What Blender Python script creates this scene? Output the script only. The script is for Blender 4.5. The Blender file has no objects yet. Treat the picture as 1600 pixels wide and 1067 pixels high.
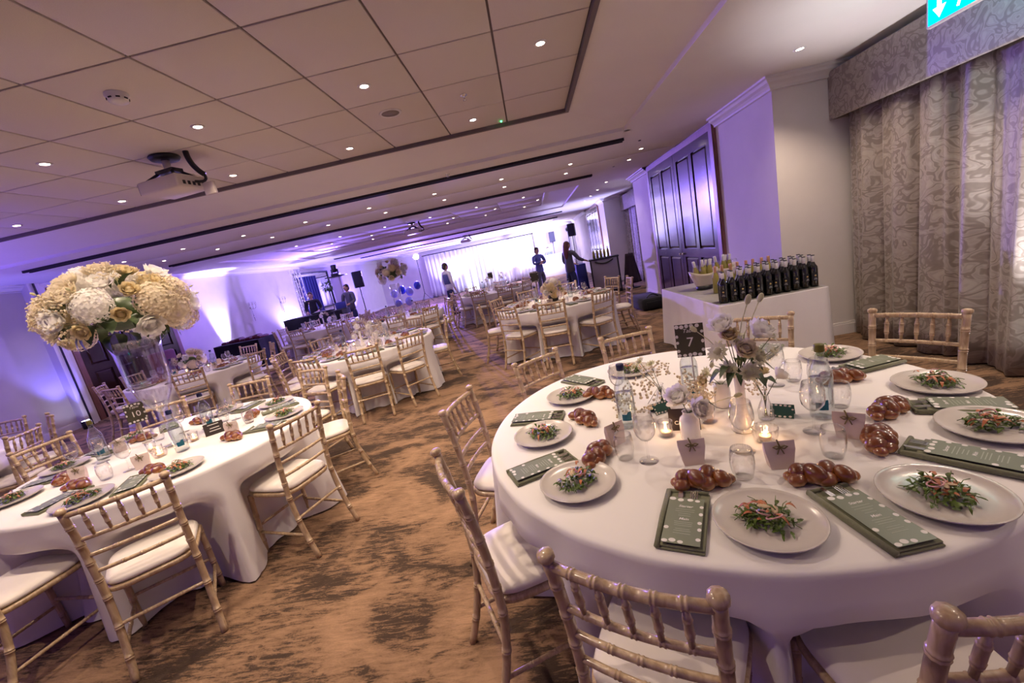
import bpy, bmesh, math, random
from mathutils import Vector, Matrix, Euler
S = bpy.context.scene
COL = S.collection
R = math.radians
pi = math.pi
rnd = random.Random(11)

# ------------------------------------------------------------------ camera
cam_d = bpy.data.cameras.new('camera')
cam_d.sensor_fit = 'HORIZONTAL'; cam_d.sensor_width = 36.0; cam_d.lens = 650 / 1600 * 36
cam_d.clip_start = 0.02; cam_d.clip_end = 200
cam = bpy.data.objects.new('camera', cam_d); COL.objects.link(cam)
YAW, PITCH, ROLL = R(4.7106), R(11.5871), R(11.5026)
_r0 = Vector((math.cos(YAW), math.sin(YAW), 0))
_f = Vector((-math.sin(YAW) * math.cos(PITCH), math.cos(YAW) * math.cos(PITCH), -math.sin(PITCH)))
_d = -_r0.cross(_f)
_cx = _r0 * math.cos(ROLL) + _d * math.sin(ROLL)
_cy = _r0 * math.sin(ROLL) - _d * math.cos(ROLL)
_m = Matrix((_cx, _cy, -_f)).transposed().to_4x4()
_m.translation = Vector((0, 0, 1.62))
cam.matrix_world = _m
S.camera = cam

# ------------------------------------------------------------------ world, view
W = bpy.data.worlds.new('world'); S.world = W; W.use_nodes = True
W.node_tree.nodes['Background'].inputs[0].default_value = (0.05, 0.05, 0.09, 1)
W.node_tree.nodes['Background'].inputs[1].default_value = 0.3
S.view_settings.view_transform = 'Standard'
S.view_settings.look = 'None'
S.view_settings.gamma = 1.0
S.view_settings.use_curve_mapping = False
S.view_settings.exposure = 0.88
try:
    S.cycles.use_denoising = True
    S.cycles.use_adaptive_sampling = True
    S.cycles.adaptive_threshold = 0.04
    S.cycles.max_bounces = 6
    S.cycles.diffuse_bounces = 3
    S.cycles.glossy_bounces = 3
    S.cycles.transmission_bounces = 6
    S.cycles.transparent_max_bounces = 16
    S.cycles.caustics_reflective = False
    S.cycles.caustics_refractive = False
    S.cycles.sample_clamp_indirect = 4.0
except Exception:
    pass
# strengths of the room's light, one place to tune
WARM = (1.0, 0.78, 0.60)
P_DOWN = 46.0        # coffer downlights
P_SOFF = 22.0         # downlights in the flat soffit
VIOLET = (0.28, 0.17, 1.0)
BLUEW = (0.42, 0.42, 1.0)

# ------------------------------------------------------------------ helpers
class MB:
    """collects faces of one mesh"""
    def __init__(s): s.v = []; s.f = []; s.flat = set()
    def add(s, vs, fs, flat=False):
        b = len(s.v); s.v += [tuple(p) for p in vs]
        for f in fs:
            if flat: s.flat.add(len(s.f))
            s.f.append([i + b for i in f])
        return s
    def box(s, x0, x1, y0, y1, z0, z1, M=None):
        vs = [Vector((x, y, z)) for z in (z0, z1) for y in (y0, y1) for x in (x0, x1)]
        if M is not None: vs = [M @ v for v in vs]
        return s.add(vs, [(0, 2, 3, 1), (4, 5, 7, 6), (0, 1, 5, 4), (2, 6, 7, 3), (0, 4, 6, 2), (1, 3, 7, 5)], True)
    def bevbox(s, x0, x1, y0, y1, z0, z1, b=0.004, M=None):
        """box with chamfered edges"""
        bm = bmesh.new()
        bmesh.ops.create_cube(bm, size=1)
        for v in bm.verts:
            v.co = Vector((x0 + (x1 - x0) * (v.co.x + .5), y0 + (y1 - y0) * (v.co.y + .5), z0 + (z1 - z0) * (v.co.z + .5)))
        bmesh.ops.bevel(bm, geom=bm.edges[:], offset=b, segments=2, affect='EDGES', profile=0.5)
        bm.verts.index_update()
        vs = [(M @ v.co if M is not None else v.co.copy()) for v in bm.verts]
        s.add(vs, [[v.index for v in f.verts] for f in bm.faces]); bm.free(); return s
    def tube(s, path, rad, n=8, caps=True, M=None):
        P = [Vector(p) for p in path]; k = len(P)
        if not hasattr(rad, '__len__'): rad = [rad] * k
        T = [(P[min(i + 1, k - 1)] - P[max(i - 1, 0)]).normalized() for i in range(k)]
        a = Vector((0, 0, 1)) if abs(T[0].z) < 0.9 else Vector((1, 0, 0))
        u = T[0].cross(a).normalized(); vs = []
        for i in range(k):
            u = (u - T[i] * u.dot(T[i])).normalized(); w = T[i].cross(u)
            for j in range(n):
                t = 2 * pi * j / n
                p = P[i] + (u * math.cos(t) + w * math.sin(t)) * rad[i]
                vs.append(M @ p if M is not None else p)
        fs = [(i * n + j, i * n + (j + 1) % n, (i + 1) * n + (j + 1) % n, (i + 1) * n + j) for i in range(k - 1) for j in range(n)]
        if caps: fs += [tuple(range(n))[::-1], tuple(range((k - 1) * n, k * n))]
        return s.add(vs, fs)
    def lathe(s, prof, n=24, c=(0, 0, 0), M=None):
        vs = []; fs = []
        for (r, z) in prof:
            for j in range(n):
                t = 2 * pi * j / n
                p = Vector((c[0] + r * math.cos(t), c[1] + r * math.sin(t), c[2] + z))
                vs.append(M @ p if M is not None else p)
        for i in range(len(prof) - 1):
            for j in range(n):
                fs.append((i * n + j, i * n + (j + 1) % n, (i + 1) * n + (j + 1) % n, (i + 1) * n + j))
        return s.add(vs, fs)
    def ell(s, c, rad, rot=None, nu=12, nv=8):
        c = Vector(c); vs = [c + (rot @ Vector((0, 0, -rad[2])) if rot else Vector((0, 0, -rad[2])))]; fs = []
        for i in range(1, nv):
            ph = -pi / 2 + pi * i / nv
            for j in range(nu):
                t = 2 * pi * j / nu
                p = Vector((rad[0] * math.cos(ph) * math.cos(t), rad[1] * math.cos(ph) * math.sin(t), rad[2] * math.sin(ph)))
                vs.append(c + (rot @ p if rot else p))
        vs.append(c + (rot @ Vector((0, 0, rad[2])) if rot else Vector((0, 0, rad[2]))))
        L = len(vs) - 1
        for j in range(nu): fs.append((0, 1 + (j + 1) % nu, 1 + j))
        for i in range(nv - 2):
            for j in range(nu):
                a = 1 + i * nu; fs.append((a + j, a + (j + 1) % nu, a + nu + (j + 1) % nu, a + nu + j))
        a = 1 + (nv - 2) * nu
        for j in range(nu): fs.append((a + j, a + (j + 1) % nu, L))
        return s.add(vs, fs)
    def grid(s, fn, nu, nv, closed=False):
        vs = [fn(i / nu, j / nv) for j in range(nv + 1) for i in range(nu if closed else nu + 1)]
        w = nu if closed else nu + 1
        fs = [(j * w + i, j * w + (i + 1) % w, (j + 1) * w + (i + 1) % w, (j + 1) * w + i) for j in range(nv) for i in range(nu)]
        return s.add(vs, fs)
    def prism(s, poly, z0, z1, M=None):
        n = len(poly); vs = [Vector((x, y, z)) for z in (z0, z1) for x, y in poly]
        if M is not None: vs = [M @ v for v in vs]
        return s.add(vs, [tuple(range(n))[::-1], tuple(range(n, 2 * n))] + [(i, (i + 1) % n, n + (i + 1) % n, n + i) for i in range(n)], True)
    def mesh(s, name, m):
        me = bpy.data.meshes.new(name); me.from_pydata(s.v, [], s.f)
        me.polygons.foreach_set('use_smooth', [i not in s.flat for i in range(len(s.f))])
        if m is not None: me.materials.append(m)
        me.update(); return me
    def build(s, name, m, parent=None, loc=None, rz=0.0):
        return place(name, s.mesh(name, m), parent, loc, rz)

def place(name, me, parent=None, loc=None, rz=0.0):
    o = bpy.data.objects.new(name, me); COL.objects.link(o)
    if parent is not None: o.parent = parent
    if loc is not None: o.location = loc
    if rz: o.rotation_euler = (0, 0, rz)
    return o
def tag(o, label, cat, group=None):
    o['label'] = label; o['category'] = cat
    if group: o['group'] = group
    return o
def thing(name, label, cat, loc=(0, 0, 0), rz=0.0, group=None):
    o = bpy.data.objects.new(name, None); COL.objects.link(o)
    o.empty_display_size = 0.1; o.location = loc; o.rotation_euler = (0, 0, rz)
    return tag(o, label, cat, group)
def struct(o): o['kind'] = 'structure'; return o
def stuff(o): o['kind'] = 'stuff'; return o
def dup(root, loc, rz=0.0, label=None, group=None, scale=None):
    def cp(o, par):
        c = o.copy(); COL.objects.link(c); c.parent = par
        for ch in list(o.children): cp(ch, c)
        return c
    c = cp(root, None); c.location = loc; c.rotation_euler = (0, 0, rz)
    if scale: c.scale = scale
    if label: c['label'] = label
    if group: c['group'] = group
    return c
class Proto:
    """build a thing once, copy it afterwards"""
    def __init__(s, fn): s.fn = fn; s.o = None
    def __call__(s, loc, rz, label, cat, group=None, scale=None):
        if s.o is None:
            s.o = s.fn(); o = s.o; o.location = loc; o.rotation_euler = (0, 0, rz)
            if scale: o.scale = scale
        else: o = dup(s.o, loc, rz, scale=scale)
        o['label'] = label; o['category'] = cat
        if group: o['group'] = group
        elif 'group' in o: del o['group']
        return o
def bare(name):
    o = bpy.data.objects.new(name, None); COL.objects.link(o); o.empty_display_size = 0.1; return o
def text_mesh(txt, size, m, align='CENTER', extr=0.0002, bold=0.0, shear=0.0):
    cu = bpy.data.curves.new('lettering', 'FONT'); cu.body = txt; cu.size = size; cu.align_x = align; cu.align_y = 'CENTER'
    cu.extrude = extr; cu.offset = bold; cu.shear = shear; cu.resolution_u = 3
    o = bpy.data.objects.new('lettering', cu); COL.objects.link(o)
    dg = bpy.context.evaluated_depsgraph_get()
    me = bpy.data.meshes.new_from_object(o.evaluated_get(dg)); me.name = 'lettering'
    bpy.data.objects.remove(o); bpy.data.curves.remove(cu)
    me.materials.clear(); me.materials.append(m); return me
ORD = ['first', 'second', 'third', 'fourth', 'fifth', 'sixth', 'seventh', 'eighth', 'ninth', 'tenth', 'eleventh', 'twelfth']

# ------------------------------------------------------------------ materials
def newmat(name):
    m = bpy.data.materials.new(name); m.use_nodes = True
    nt = m.node_tree; return m, nt, nt.nodes['Principled BSDF']
def mat(name, col, rough=0.5, metal=0.0, coat=0.0, trans=0.0, emit=None, es=0.0, var=0.0, vs=30.0, bump=0.0, sub=0.0, sheen=0.0, ior=1.45):
    m, nt, b = newmat(name)
    c = (*col, 1)
    b.inputs['Base Color'].default_value = c; b.inputs['Roughness'].default_value = rough
    b.inputs['Metallic'].default_value = metal; b.inputs['Coat Weight'].default_value = coat
    b.inputs['Transmission Weight'].default_value = trans; b.inputs['IOR'].default_value = ior
    b.inputs['Sheen Weight'].default_value = sheen
    if sub: b.inputs['Subsurface Weight'].default_value = sub; b.inputs['Subsurface Radius'].default_value = (.02, .012, .006)
    if emit: b.inputs['Emission Color'].default_value = (*emit, 1); b.inputs['Emission Strength'].default_value = es
    if var or bump:
        tc = nt.nodes.new('ShaderNodeTexCoord'); n = nt.nodes.new('ShaderNodeTexNoise')
        n.inputs['Scale'].default_value = vs; n.inputs['Detail'].default_value = 4
        nt.links.new(tc.outputs['Object'], n.inputs['Vector'])
        if var:
            cr = nt.nodes.new('ShaderNodeValToRGB')
            cr.color_ramp.elements[0].position = .3; cr.color_ramp.elements[1].position = .7
            cr.color_ramp.elements[0].color = (*[max(0, x * (1 - var)) for x in col], 1)
            cr.color_ramp.elements[1].color = (*[min(1, x * (1 + var)) for x in col], 1)
            nt.links.new(n.outputs['Fac'], cr.inputs[0]); nt.links.new(cr.outputs[0], b.inputs['Base Color'])
        if bump:
            bp = nt.nodes.new('ShaderNodeBump'); bp.inputs['Strength'].default_value = bump; bp.inputs['Distance'].default_value = .01
            nt.links.new(n.outputs['Fac'], bp.inputs['Height']); nt.links.new(bp.outputs[0], b.inputs['Normal'])
    return m
def ramp(nt, fac, stops):
    cr = nt.nodes.new('ShaderNodeValToRGB'); el = cr.color_ramp.elements
    while len(el) < len(stops): el.new(0.5)
    for e, (p, c) in zip(el, stops): e.position = p; e.color = (*c, 1) if len(c) == 3 else c
    nt.links.new(fac, cr.inputs[0]); return cr.outputs[0]
def noise(nt, vec, scale, detail=3, dist=0.0, sc=(1, 1, 1), rough=0.5):
    mp = nt.nodes.new('ShaderNodeMapping'); mp.inputs['Scale'].default_value = sc; nt.links.new(vec, mp.inputs[0])
    n = nt.nodes.new('ShaderNodeTexNoise'); n.inputs['Scale'].default_value = scale; n.inputs['Detail'].default_value = detail
    n.inputs['Distortion'].default_value = dist; n.inputs['Roughness'].default_value = rough
    nt.links.new(mp.outputs[0], n.inputs['Vector']); return n.outputs['Fac']
def math_n(nt, op, a, b=None, c=None):
    n = nt.nodes.new('ShaderNodeMath'); n.operation = op
    for i, x in enumerate((a, b, c)):
        if x is None: continue
        if isinstance(x, (int, float)): n.inputs[i].default_value = x
        else: nt.links.new(x, n.inputs[i])
    return n.outputs[0]
def emat(name, col, st):
    m = bpy.data.materials.new(name); m.use_nodes = True; nt = m.node_tree
    nt.nodes.remove(nt.nodes['Principled BSDF']); e = nt.nodes.new('ShaderNodeEmission')
    e.inputs[0].default_value = (*col, 1); e.inputs[1].default_value = st
    nt.links.new(e.outputs[0], nt.nodes['Material Output'].inputs[0])
    try: m.cycles.emission_sampling = 'NONE'
    except Exception: pass
    return m
def thin_glass(name, tint=(1, 1, 1), ior=1.5, extra=0.02):
    """clear walls of glassware: fresnel sheen over straight-through light"""
    m = bpy.data.materials.new(name); m.use_nodes = True; nt = m.node_tree
    nt.nodes.remove(nt.nodes['Principled BSDF'])
    t = nt.nodes.new('ShaderNodeBsdfTransparent'); t.inputs[0].default_value = (*tint, 1)
    g = nt.nodes.new('ShaderNodeBsdfGlossy'); g.inputs['Roughness'].default_value = 0.03; g.inputs[0].default_value = (1, 1, 1, 1)
    lw = nt.nodes.new('ShaderNodeLayerWeight'); lw.inputs['Blend'].default_value = .5
    f = math_n(nt, 'ADD', math_n(nt, 'MULTIPLY', math_n(nt, 'POWER', lw.outputs['Facing'], 2.6), .75), .045 + extra)
    nt.links.new(ramp(nt, lw.outputs['Facing'], [(.0, tint), (.55, tuple(.97 * q for q in tint)), (.85, tuple(.80 * q for q in tint)), (1.0, tuple(.35 * q for q in tint))]), t.inputs[0])  # dark rims put into the tint at grazing angles, standing in for refraction
    mx = nt.nodes.new('ShaderNodeMixShader'); nt.links.new(f, mx.inputs[0])
    nt.links.new(t.outputs[0], mx.inputs[1]); nt.links.new(g.outputs[0], mx.inputs[2])
    nt.links.new(mx.outputs[0], nt.nodes['Material Output'].inputs[0]); return m

M = {}
M['plaster'] = mat('plaster', (0.72, 0.67, 0.63), 0.75, var=.03, vs=3)
M['ceil'] = mat('ceiling_paint', (0.84, 0.79, 0.76), 0.8, var=.02, vs=2)
M['tile'] = mat('ceiling_tile', (0.70, 0.63, 0.585), 0.9, var=.05, vs=260, bump=.05)
M['tgrid'] = mat('tile_grid', (0.16, 0.125, 0.115), 0.6)
M['trimw'] = mat('white_trim', (0.78, 0.74, 0.72), 0.5)
M['dark'] = mat('dark_slot', (0.012, 0.009, 0.012), 0.7)
M['black'] = mat('black_plastic', (0.012, 0.012, 0.014), 0.4)
M['blackcloth'] = mat('black_cloth', (0.008, 0.008, 0.014), 0.95, sheen=.1)
M['steel'] = mat('steel', (0.75, 0.73, 0.70), 0.18, 1.0)
M['chrome'] = mat('chrome', (0.8, 0.8, 0.82), 0.1, 1.0)
M['cloth'] = mat('white_linen', (0.80, 0.77, 0.76), 0.75, var=.012, vs=5, bump=.06)
M['cushion'] = mat('ivory_pad', (0.80, 0.74, 0.68), 0.55, var=.03, vs=8, bump=.04)
M['glass'] = thin_glass('clear_glass')
M['water'] = thin_glass('water_glass', (0.95, 0.97, 0.98), 1.33, 0.01)
M['bottle_glass'] = thin_glass('bottle_clear_glass', (0.90, 0.94, 0.94), 1.5, .05)
M['plate'] = mat('stoneware_plate', (0.58, 0.53, 0.49), 0.22, coat=.3, var=.02, vs=20)
M['sage'] = mat('sage_cotton', (0.17, 0.175, 0.105), 0.85, var=.10, vs=200, bump=.05, sheen=.2)
M['menu'] = mat('menu_green', (0.19, 0.215, 0.15), 0.35, coat=.15)
M['print'] = mat('white_print', (0.78, 0.76, 0.72), 0.6)
M['printdim'] = mat('pale_print', (0.36, 0.39, 0.31), 0.6)
M['olive'] = mat('olive_board', (0.055, 0.05, 0.028), 0.5)
M['brown'] = mat('brown_board', (0.022, 0.012, 0.010), 0.5)
M['cream'] = mat('cream_paper', (0.70, 0.58, 0.52), 0.7)
M['teal'] = mat('teal_card', (0.02, 0.095, 0.082), 0.5)
M['tealcap'] = mat('teal_label', (0.0, 0.10, 0.16), 0.4)
M['twig'] = mat('olive_ribbon', (0.20, 0.15, 0.055), 0.5)
M['white_glass'] = mat('milk_glass', (0.88, 0.84, 0.80), 0.2, coat=.4)
def petal_mat(name, col, var, vs):
    m, nt, b = newmat(name); tc = nt.nodes.new('ShaderNodeTexCoord')
    c = ramp(nt, noise(nt, tc.outputs['Object'], vs, 3), [(.3, tuple(q * (1 - var) for q in col)), (.7, tuple(min(1, q * (1 + var)) for q in col))])
    nt.links.new(c, b.inputs['Base Color']); b.inputs['Roughness'].default_value = .6
    t = nt.nodes.new('ShaderNodeBsdfTranslucent'); nt.links.new(c, t.inputs[0]); mx = nt.nodes.new('ShaderNodeMixShader'); mx.inputs[0].default_value = .5
    nt.links.new(b.outputs[0], mx.inputs[1]); nt.links.new(t.outputs[0], mx.inputs[2]); nt.links.new(mx.outputs[0], nt.nodes['Material Output'].inputs[0]); return m
M['petal'] = petal_mat('ivory_petal', (0.84, 0.75, 0.58), .10, 25)
M['petalw'] = petal_mat('white_petal', (0.95, 0.92, 0.87), .06, 25)
M['petaly'] = petal_mat('cream_petal', (0.78, 0.66, 0.40), .15, 30)
M['petalg'] = petal_mat('green_white_petal', (0.70, 0.68, 0.46), .2, 40)
M['leaf'] = mat('leaf_green', (0.05, 0.085, 0.025), 0.45, var=.3, vs=20)
M['stem'] = mat('stem_green', (0.11, 0.13, 0.045), 0.6)
M['salad'] = mat('rocket_leaf', (0.085, 0.135, 0.02), 0.38, var=.55, vs=60)
M['carrot'] = mat('smoked_salmon', (0.45, 0.15, 0.06), 0.4, var=.4, vs=50)
M['onion'] = mat('red_onion', (0.66, 0.36, 0.34), 0.35, var=.2, vs=60)
M['pear'] = mat('pear_slice', (0.62, 0.46, 0.28), 0.4)
M['wax'] = mat('candle_wax', (0.85, 0.62, 0.42), 0.5, sub=.4)
M['flame'] = emat('flame', (1.0, 0.66, 0.30), 30.0)
M['lampdisc'] = emat('lamp_disc', (1.0, 0.80, 0.62), 14.0)
M['wine'] = mat('dark_wine_glass', (0.004, 0.005, 0.004), 0.06, coat=1.0)
M['white_wine'] = mat('white_wine_glass', (0.30, 0.26, 0.06), 0.08, coat=.6)
M['capsule'] = mat('white_capsule', (0.72, 0.70, 0.70), 0.4)
M['copper'] = mat('copper_capsule', (0.60, 0.33, 0.18), 0.4, .3)
M['goldlabel'] = mat('gold_label', (0.50, 0.36, 0.14), 0.4, .4)
M['frost'] = mat('frosted_plastic', (0.70, 0.62, 0.50), 0.35, sub=.3)
M['wood_dark'] = None
M['skin'] = mat('skin', (0.55, 0.33, 0.24), 0.55)
M['hairb'] = mat('brown_hair', (0.035, 0.018, 0.012), 0.5)
M['hairr'] = mat('auburn_hair', (0.12, 0.035, 0.03), 0.5)
M['red'] = mat('dark_red_velvet', (0.14, 0.012, 0.03), 0.8, sheen=.3)
M['bluecloth'] = mat('blue_drape', (0.03, 0.035, 0.25), 0.8, sheen=.2)
M['whiteshirt'] = mat('white_shirt', (0.75, 0.75, 0.80), 0.8)
M['blueshirt'] = mat('blue_shirt', (0.12, 0.14, 0.35), 0.8)
M['blackshirt'] = mat('black_shirt', (0.012, 0.012, 0.018), 0.85)
M['greyshirt'] = mat('grey_shirt', (0.10, 0.10, 0.13), 0.85)
M['denim'] = mat('blue_denim', (0.03, 0.04, 0.11), 0.85)
M['projw'] = mat('projector_shell', (0.68, 0.60, 0.54), 0.45)
M['balloon'] = mat('pearl_balloon', (0.35, 0.40, 0.75), 0.2, coat=.5)
M['balloonb'] = mat('blue_balloon', (0.02, 0.05, 0.45), 0.25, coat=.5)
M['plug'] = mat('pale_plastic', (0.6, 0.56, 0.52), 0.5)

def wood_mat(name, c0, c1, rough, coat, sc):
    m, nt, b = newmat(name); tc = nt.nodes.new('ShaderNodeTexCoord')
    f = noise(nt, tc.outputs['Object'], 5, 5, .6, sc)
    nt.links.new(ramp(nt, f, [(.3, c0), (.7, c1)]), b.inputs['Base Color'])
    b.inputs['Roughness'].default_value = rough; b.inputs['Coat Weight'].default_value = coat; b.inputs['Coat Roughness'].default_value = .12
    return m
M['chair'] = wood_mat('limewashed_wood', (0.40, 0.27, 0.15), (0.60, 0.45, 0.28), 0.3, .5, (14, 14, 2.5))
M['wood_dark'] = wood_mat('mahogany', (0.020, 0.008, 0.006), (0.045, 0.017, 0.012), 0.22, .5, (9, 9, 1))
M['wood_frame'] = wood_mat('door_frame_wood', (0.20, 0.085, 0.06), (0.28, 0.13, 0.09), 0.4, .2, (9, 9, 1))

def carpet_mat():
    m, nt, b = newmat('patterned_carpet'); tc = nt.nodes.new('ShaderNodeTexCoord'); v = tc.outputs['Object']
    big = noise(nt, v, 1.0, 3, 1.2, (1.5, 2.3, 1))
    st = noise(nt, v, 1.0, 5, .8, (9, 46, 1), .7)
    fine = noise(nt, v, 1.0, 2, 0, (90, 150, 1))
    mask = math_n(nt, 'ADD', math_n(nt, 'MULTIPLY', big, .62), math_n(nt, 'MULTIPLY', st, .46))
    mask = math_n(nt, 'ADD', mask, math_n(nt, 'MULTIPLY', fine, .10))
    col = ramp(nt, mask, [(.30, (0.030, 0.017, 0.010)), (.53, (0.055, 0.031, 0.018)), (.59, (0.215, 0.125, 0.070)), (.74, (0.36, 0.215, 0.125))])
    nt.links.new(col, b.inputs['Base Color']); b.inputs['Roughness'].default_value = .95
    bp = nt.nodes.new('ShaderNodeBump'); bp.inputs['Strength'].default_value = .35; bp.inputs['Distance'].default_value = .01
    nt.links.new(fine, bp.inputs['Height']); nt.links.new(bp.outputs[0], b.inputs['Normal']); return m
M['carpet'] = carpet_mat()

def damask_mat():
    m, nt, b = newmat('damask_fabric'); tc = nt.nodes.new('ShaderNodeTexCoord'); v = tc.outputs['Object']
    n1 = noise(nt, v, 1.0, 1.0, 1.3, (1, 9.5, 9.0))
    n2 = noise(nt, v, 1.0, 1.0, 1.0, (1, 14, 14))
    band = math_n(nt, 'ADD', math_n(nt, 'ABSOLUTE', math_n(nt, 'SUBTRACT', n1, .5)), math_n(nt, 'MULTIPLY', n2, .06))
    c1 = ramp(nt, band, [(.02, (0.21, 0.175, 0.145)), (.07, (0.235, 0.195, 0.165)), (.105, (0.38, 0.33, 0.285)), (.17, (0.31, 0.265, 0.23)), (.24, (0.39, 0.34, 0.295))])
    nt.links.new(c1, b.inputs['Base Color']); b.inputs['Roughness'].default_value = .55; b.inputs['Sheen Weight'].default_value = .25
    return m
M['damask'] = damask_mat()
def bread_mat():
    m, nt, b = newmat('glazed_crust'); tc = nt.nodes.new('ShaderNodeTexCoord'); v = tc.outputs['Object']
    f = noise(nt, v, 26, 4, .3)
    sep = nt.nodes.new('ShaderNodeSeparateXYZ'); nt.links.new(v, sep.inputs[0])
    z = math_n(nt, 'MULTIPLY', sep.outputs[2], 9.0)
    k = math_n(nt, 'ADD', math_n(nt, 'MULTIPLY', f, .7), z)
    col = ramp(nt, k, [(.30, (0.50, 0.23, 0.055)), (.58, (0.25, 0.075, 0.013)), (.95, (0.10, 0.022, 0.005))])
    nt.links.new(col, b.inputs['Base Color']); b.inputs['Roughness'].default_value = .3; b.inputs['Coat Weight'].default_value = 1.0; b.inputs['Coat Roughness'].default_value = .07
    bp = nt.nodes.new('ShaderNodeBump'); bp.inputs['Strength'].default_value = .25; bp.inputs['Distance'].default_value = .004
    nt.links.new(noise(nt, v, 45, 3), bp.inputs['Height']); nt.links.new(bp.outputs[0], b.inputs['Normal']); return m
M['bread'] = bread_mat()
for _k in ('wax',):
    try: M[_k].cycles.emission_sampling = 'NONE'
    except Exception: pass
# ------------------------------------------------------------------ the room shell
XL, XR, XB = -9.3, 2.75, 3.62          # side walls, window bays
Y0, Y1 = -3.2, 25.5
ZS, ZT = 2.84, 2.98                    # flat soffit, tile field
struct(MB().box(XL - .2, 4.1, Y0 - .2, Y1 + .2, -.1, 0).build('floor', M['carpet']))
struct(MB().box(XL - .2, XL, Y0, Y1, 0, ZS + .3).build('wall_left', M['plaster']))
struct(MB().prism([(4.1, Y0), (XB, Y0), (XB, 4.85), (XR, 4.85), (XR, 10.77), (XB, 10.77), (XB, 14.9), (XR, 14.9), (XR, Y1), (4.1, Y1)][::-1], 0, ZS + .3).build('wall_right', M['plaster']))
struct(MB().box(XL - .2, 4.1, Y1, Y1 + .2, 0, ZS + .3).build('wall_back', M['plaster']))
struct(MB().box(XL - .2, 4.1, Y0 - .2, Y0, 0, ZS + .3).build('wall_front', M['plaster']))

COFFERS = [  # outer x0,x1,y0,y1   inner (tile field) x0,x1,y0,y1
    ((-7.66, 1.52, -2.6, 5.80), (-6.80, .64, -1.40, 4.80)),
    ((-7.66, 1.46, 10.05, 15.0), (-6.80, .64, 10.95, 14.05)),
    ((-7.66, 1.46, 20.4, 24.6), (-6.80, .64, 21.2, 23.7))]
SLOTS = [(-7.66, 1.53, 6.13, 6.25), (-7.7, 1.5, 8.82, 8.94), (-7.7, 1.5, 16.6, 16.72), (-7.7, 1.5, 19.3, 19.42)]
def holed(x0, x1, y0, y1, holes, z):
    xs = sorted({x0, x1, *[h[0] for h in holes], *[h[1] for h in holes]}); ys = sorted({y0, y1, *[h[2] for h in holes], *[h[3] for h in holes]})
    m = MB()
    for a, b in zip(xs, xs[1:]):
        for c, d in zip(ys, ys[1:]):
            mx, my = (a + b) / 2, (c + d) / 2
            if any(h[0] < mx < h[1] and h[2] < my < h[3] for h in holes): continue
            m.add([(a, c, z), (a, d, z), (b, d, z), (b, c, z)], [(0, 1, 2, 3)], True)
    return m
ceil = struct(holed(XL, 4.1, Y0, Y1, [c[0] for c in COFFERS], ZS).build('ceiling', M['ceil']))
# an outer skin above keeps the roof void closed
struct(MB().box(XL - .2, 4.1, Y0 - .2, Y1 + .2, ZS + .3, ZS + .4).build('roof_slab', M['dark'], ceil))
for (a, b, c, d) in SLOTS:   # folding-partition tracks hung below the soffit
    m = MB().box(a, b, c, c + .03, ZS - .036, ZS); m.box(a, b, d - .03, d, ZS - .036, ZS); m.box(a, b, c + .03, d - .03, ZS - .02, ZS)
    m.build('partition_track', M['dark'], ceil)
# shallow joint line across the soffit between the two downlight rows
for yj in (7.63,):
    m = MB(); m.box(XL, XR, yj - .09, yj + .09, ZS - .012, ZS); m.build('soffit_band', M['ceil'], ceil)
for ci, (o, i) in enumerate(COFFERS):
    m = MB()
    ov = [(o[0], o[2]), (o[1], o[2]), (o[1], o[3]), (o[0], o[3])]; iv = [(i[0], i[2]), (i[1], i[2]), (i[1], i[3]), (i[0], i[3])]
    vs = [(x, y, ZS) for x, y in ov] + [(x, y, ZS + .035) for x, y in ov] + [(x, y, ZT - .012) for x, y in iv]
    fs = []
    for k in range(4):
        n = (k + 1) % 4; fs += [(k, n, 4 + n, 4 + k), (4 + k, 4 + n, 8 + n, 8 + k)]
    m.add(vs, [f[::-1] for f in fs], True); m.build('coffer_slope', M['ceil'], ceil)
    # moulded step round the outer edge and a thin bead round the tile field
    e = MB(); w = .07
    for (a, b, c, d) in ((o[0], o[1], o[2], o[2] + w), (o[0], o[1], o[3] - w, o[3]), (o[0], o[0] + w, o[2], o[3]), (o[1] - w, o[1], o[2], o[3])):
        e.box(a, b, c, d, ZS + .012, ZS + .055)
        e.box(a - .0, b + .0, c, d, ZS + .0, ZS + .014)
    e.build('coffer_moulding', M['ceil'], ceil)
    e = MB(); w = .035
    for (a, b, c, d) in ((i[0] - w, i[1] + w, i[2] - w, i[2]), (i[0] - w, i[1] + w, i[3], i[3] + w), (i[0] - w, i[0], i[2], i[3]), (i[1], i[1] + w, i[2], i[3])):
        e.box(a, b, c, d, ZT - .035, ZT + .01)
    e.build('tile_edge_bead', M['trimw'] if ci else M['tgrid'], ceil)
    MB().box(i[0], i[1], i[2], i[3], ZT + .012, ZT + .03).build('tile_grid', M['tgrid'] if ci == 0 else M['trimw'], ceil)
    sx = .62 if ci == 0 else 1.24; sy = .62 if ci == 0 else 1.033
    nx = round((i[1] - i[0]) / sx); ny = round((i[3] - i[2]) / sy); g = .007 if ci == 0 else .016
    tile = MB().bevbox(g - sx / 2, sx / 2 - g, g - sy / 2, sy / 2 - g, 0, .02, .003).mesh('ceiling_panel', M['tile'])
    for ix in range(nx):
        for iy in range(ny):
            place('ceiling_panel', tile, ceil, (i[1] - (ix + .5) * sx, i[3] - (iy + .5) * sy, ZT - .001))

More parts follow.
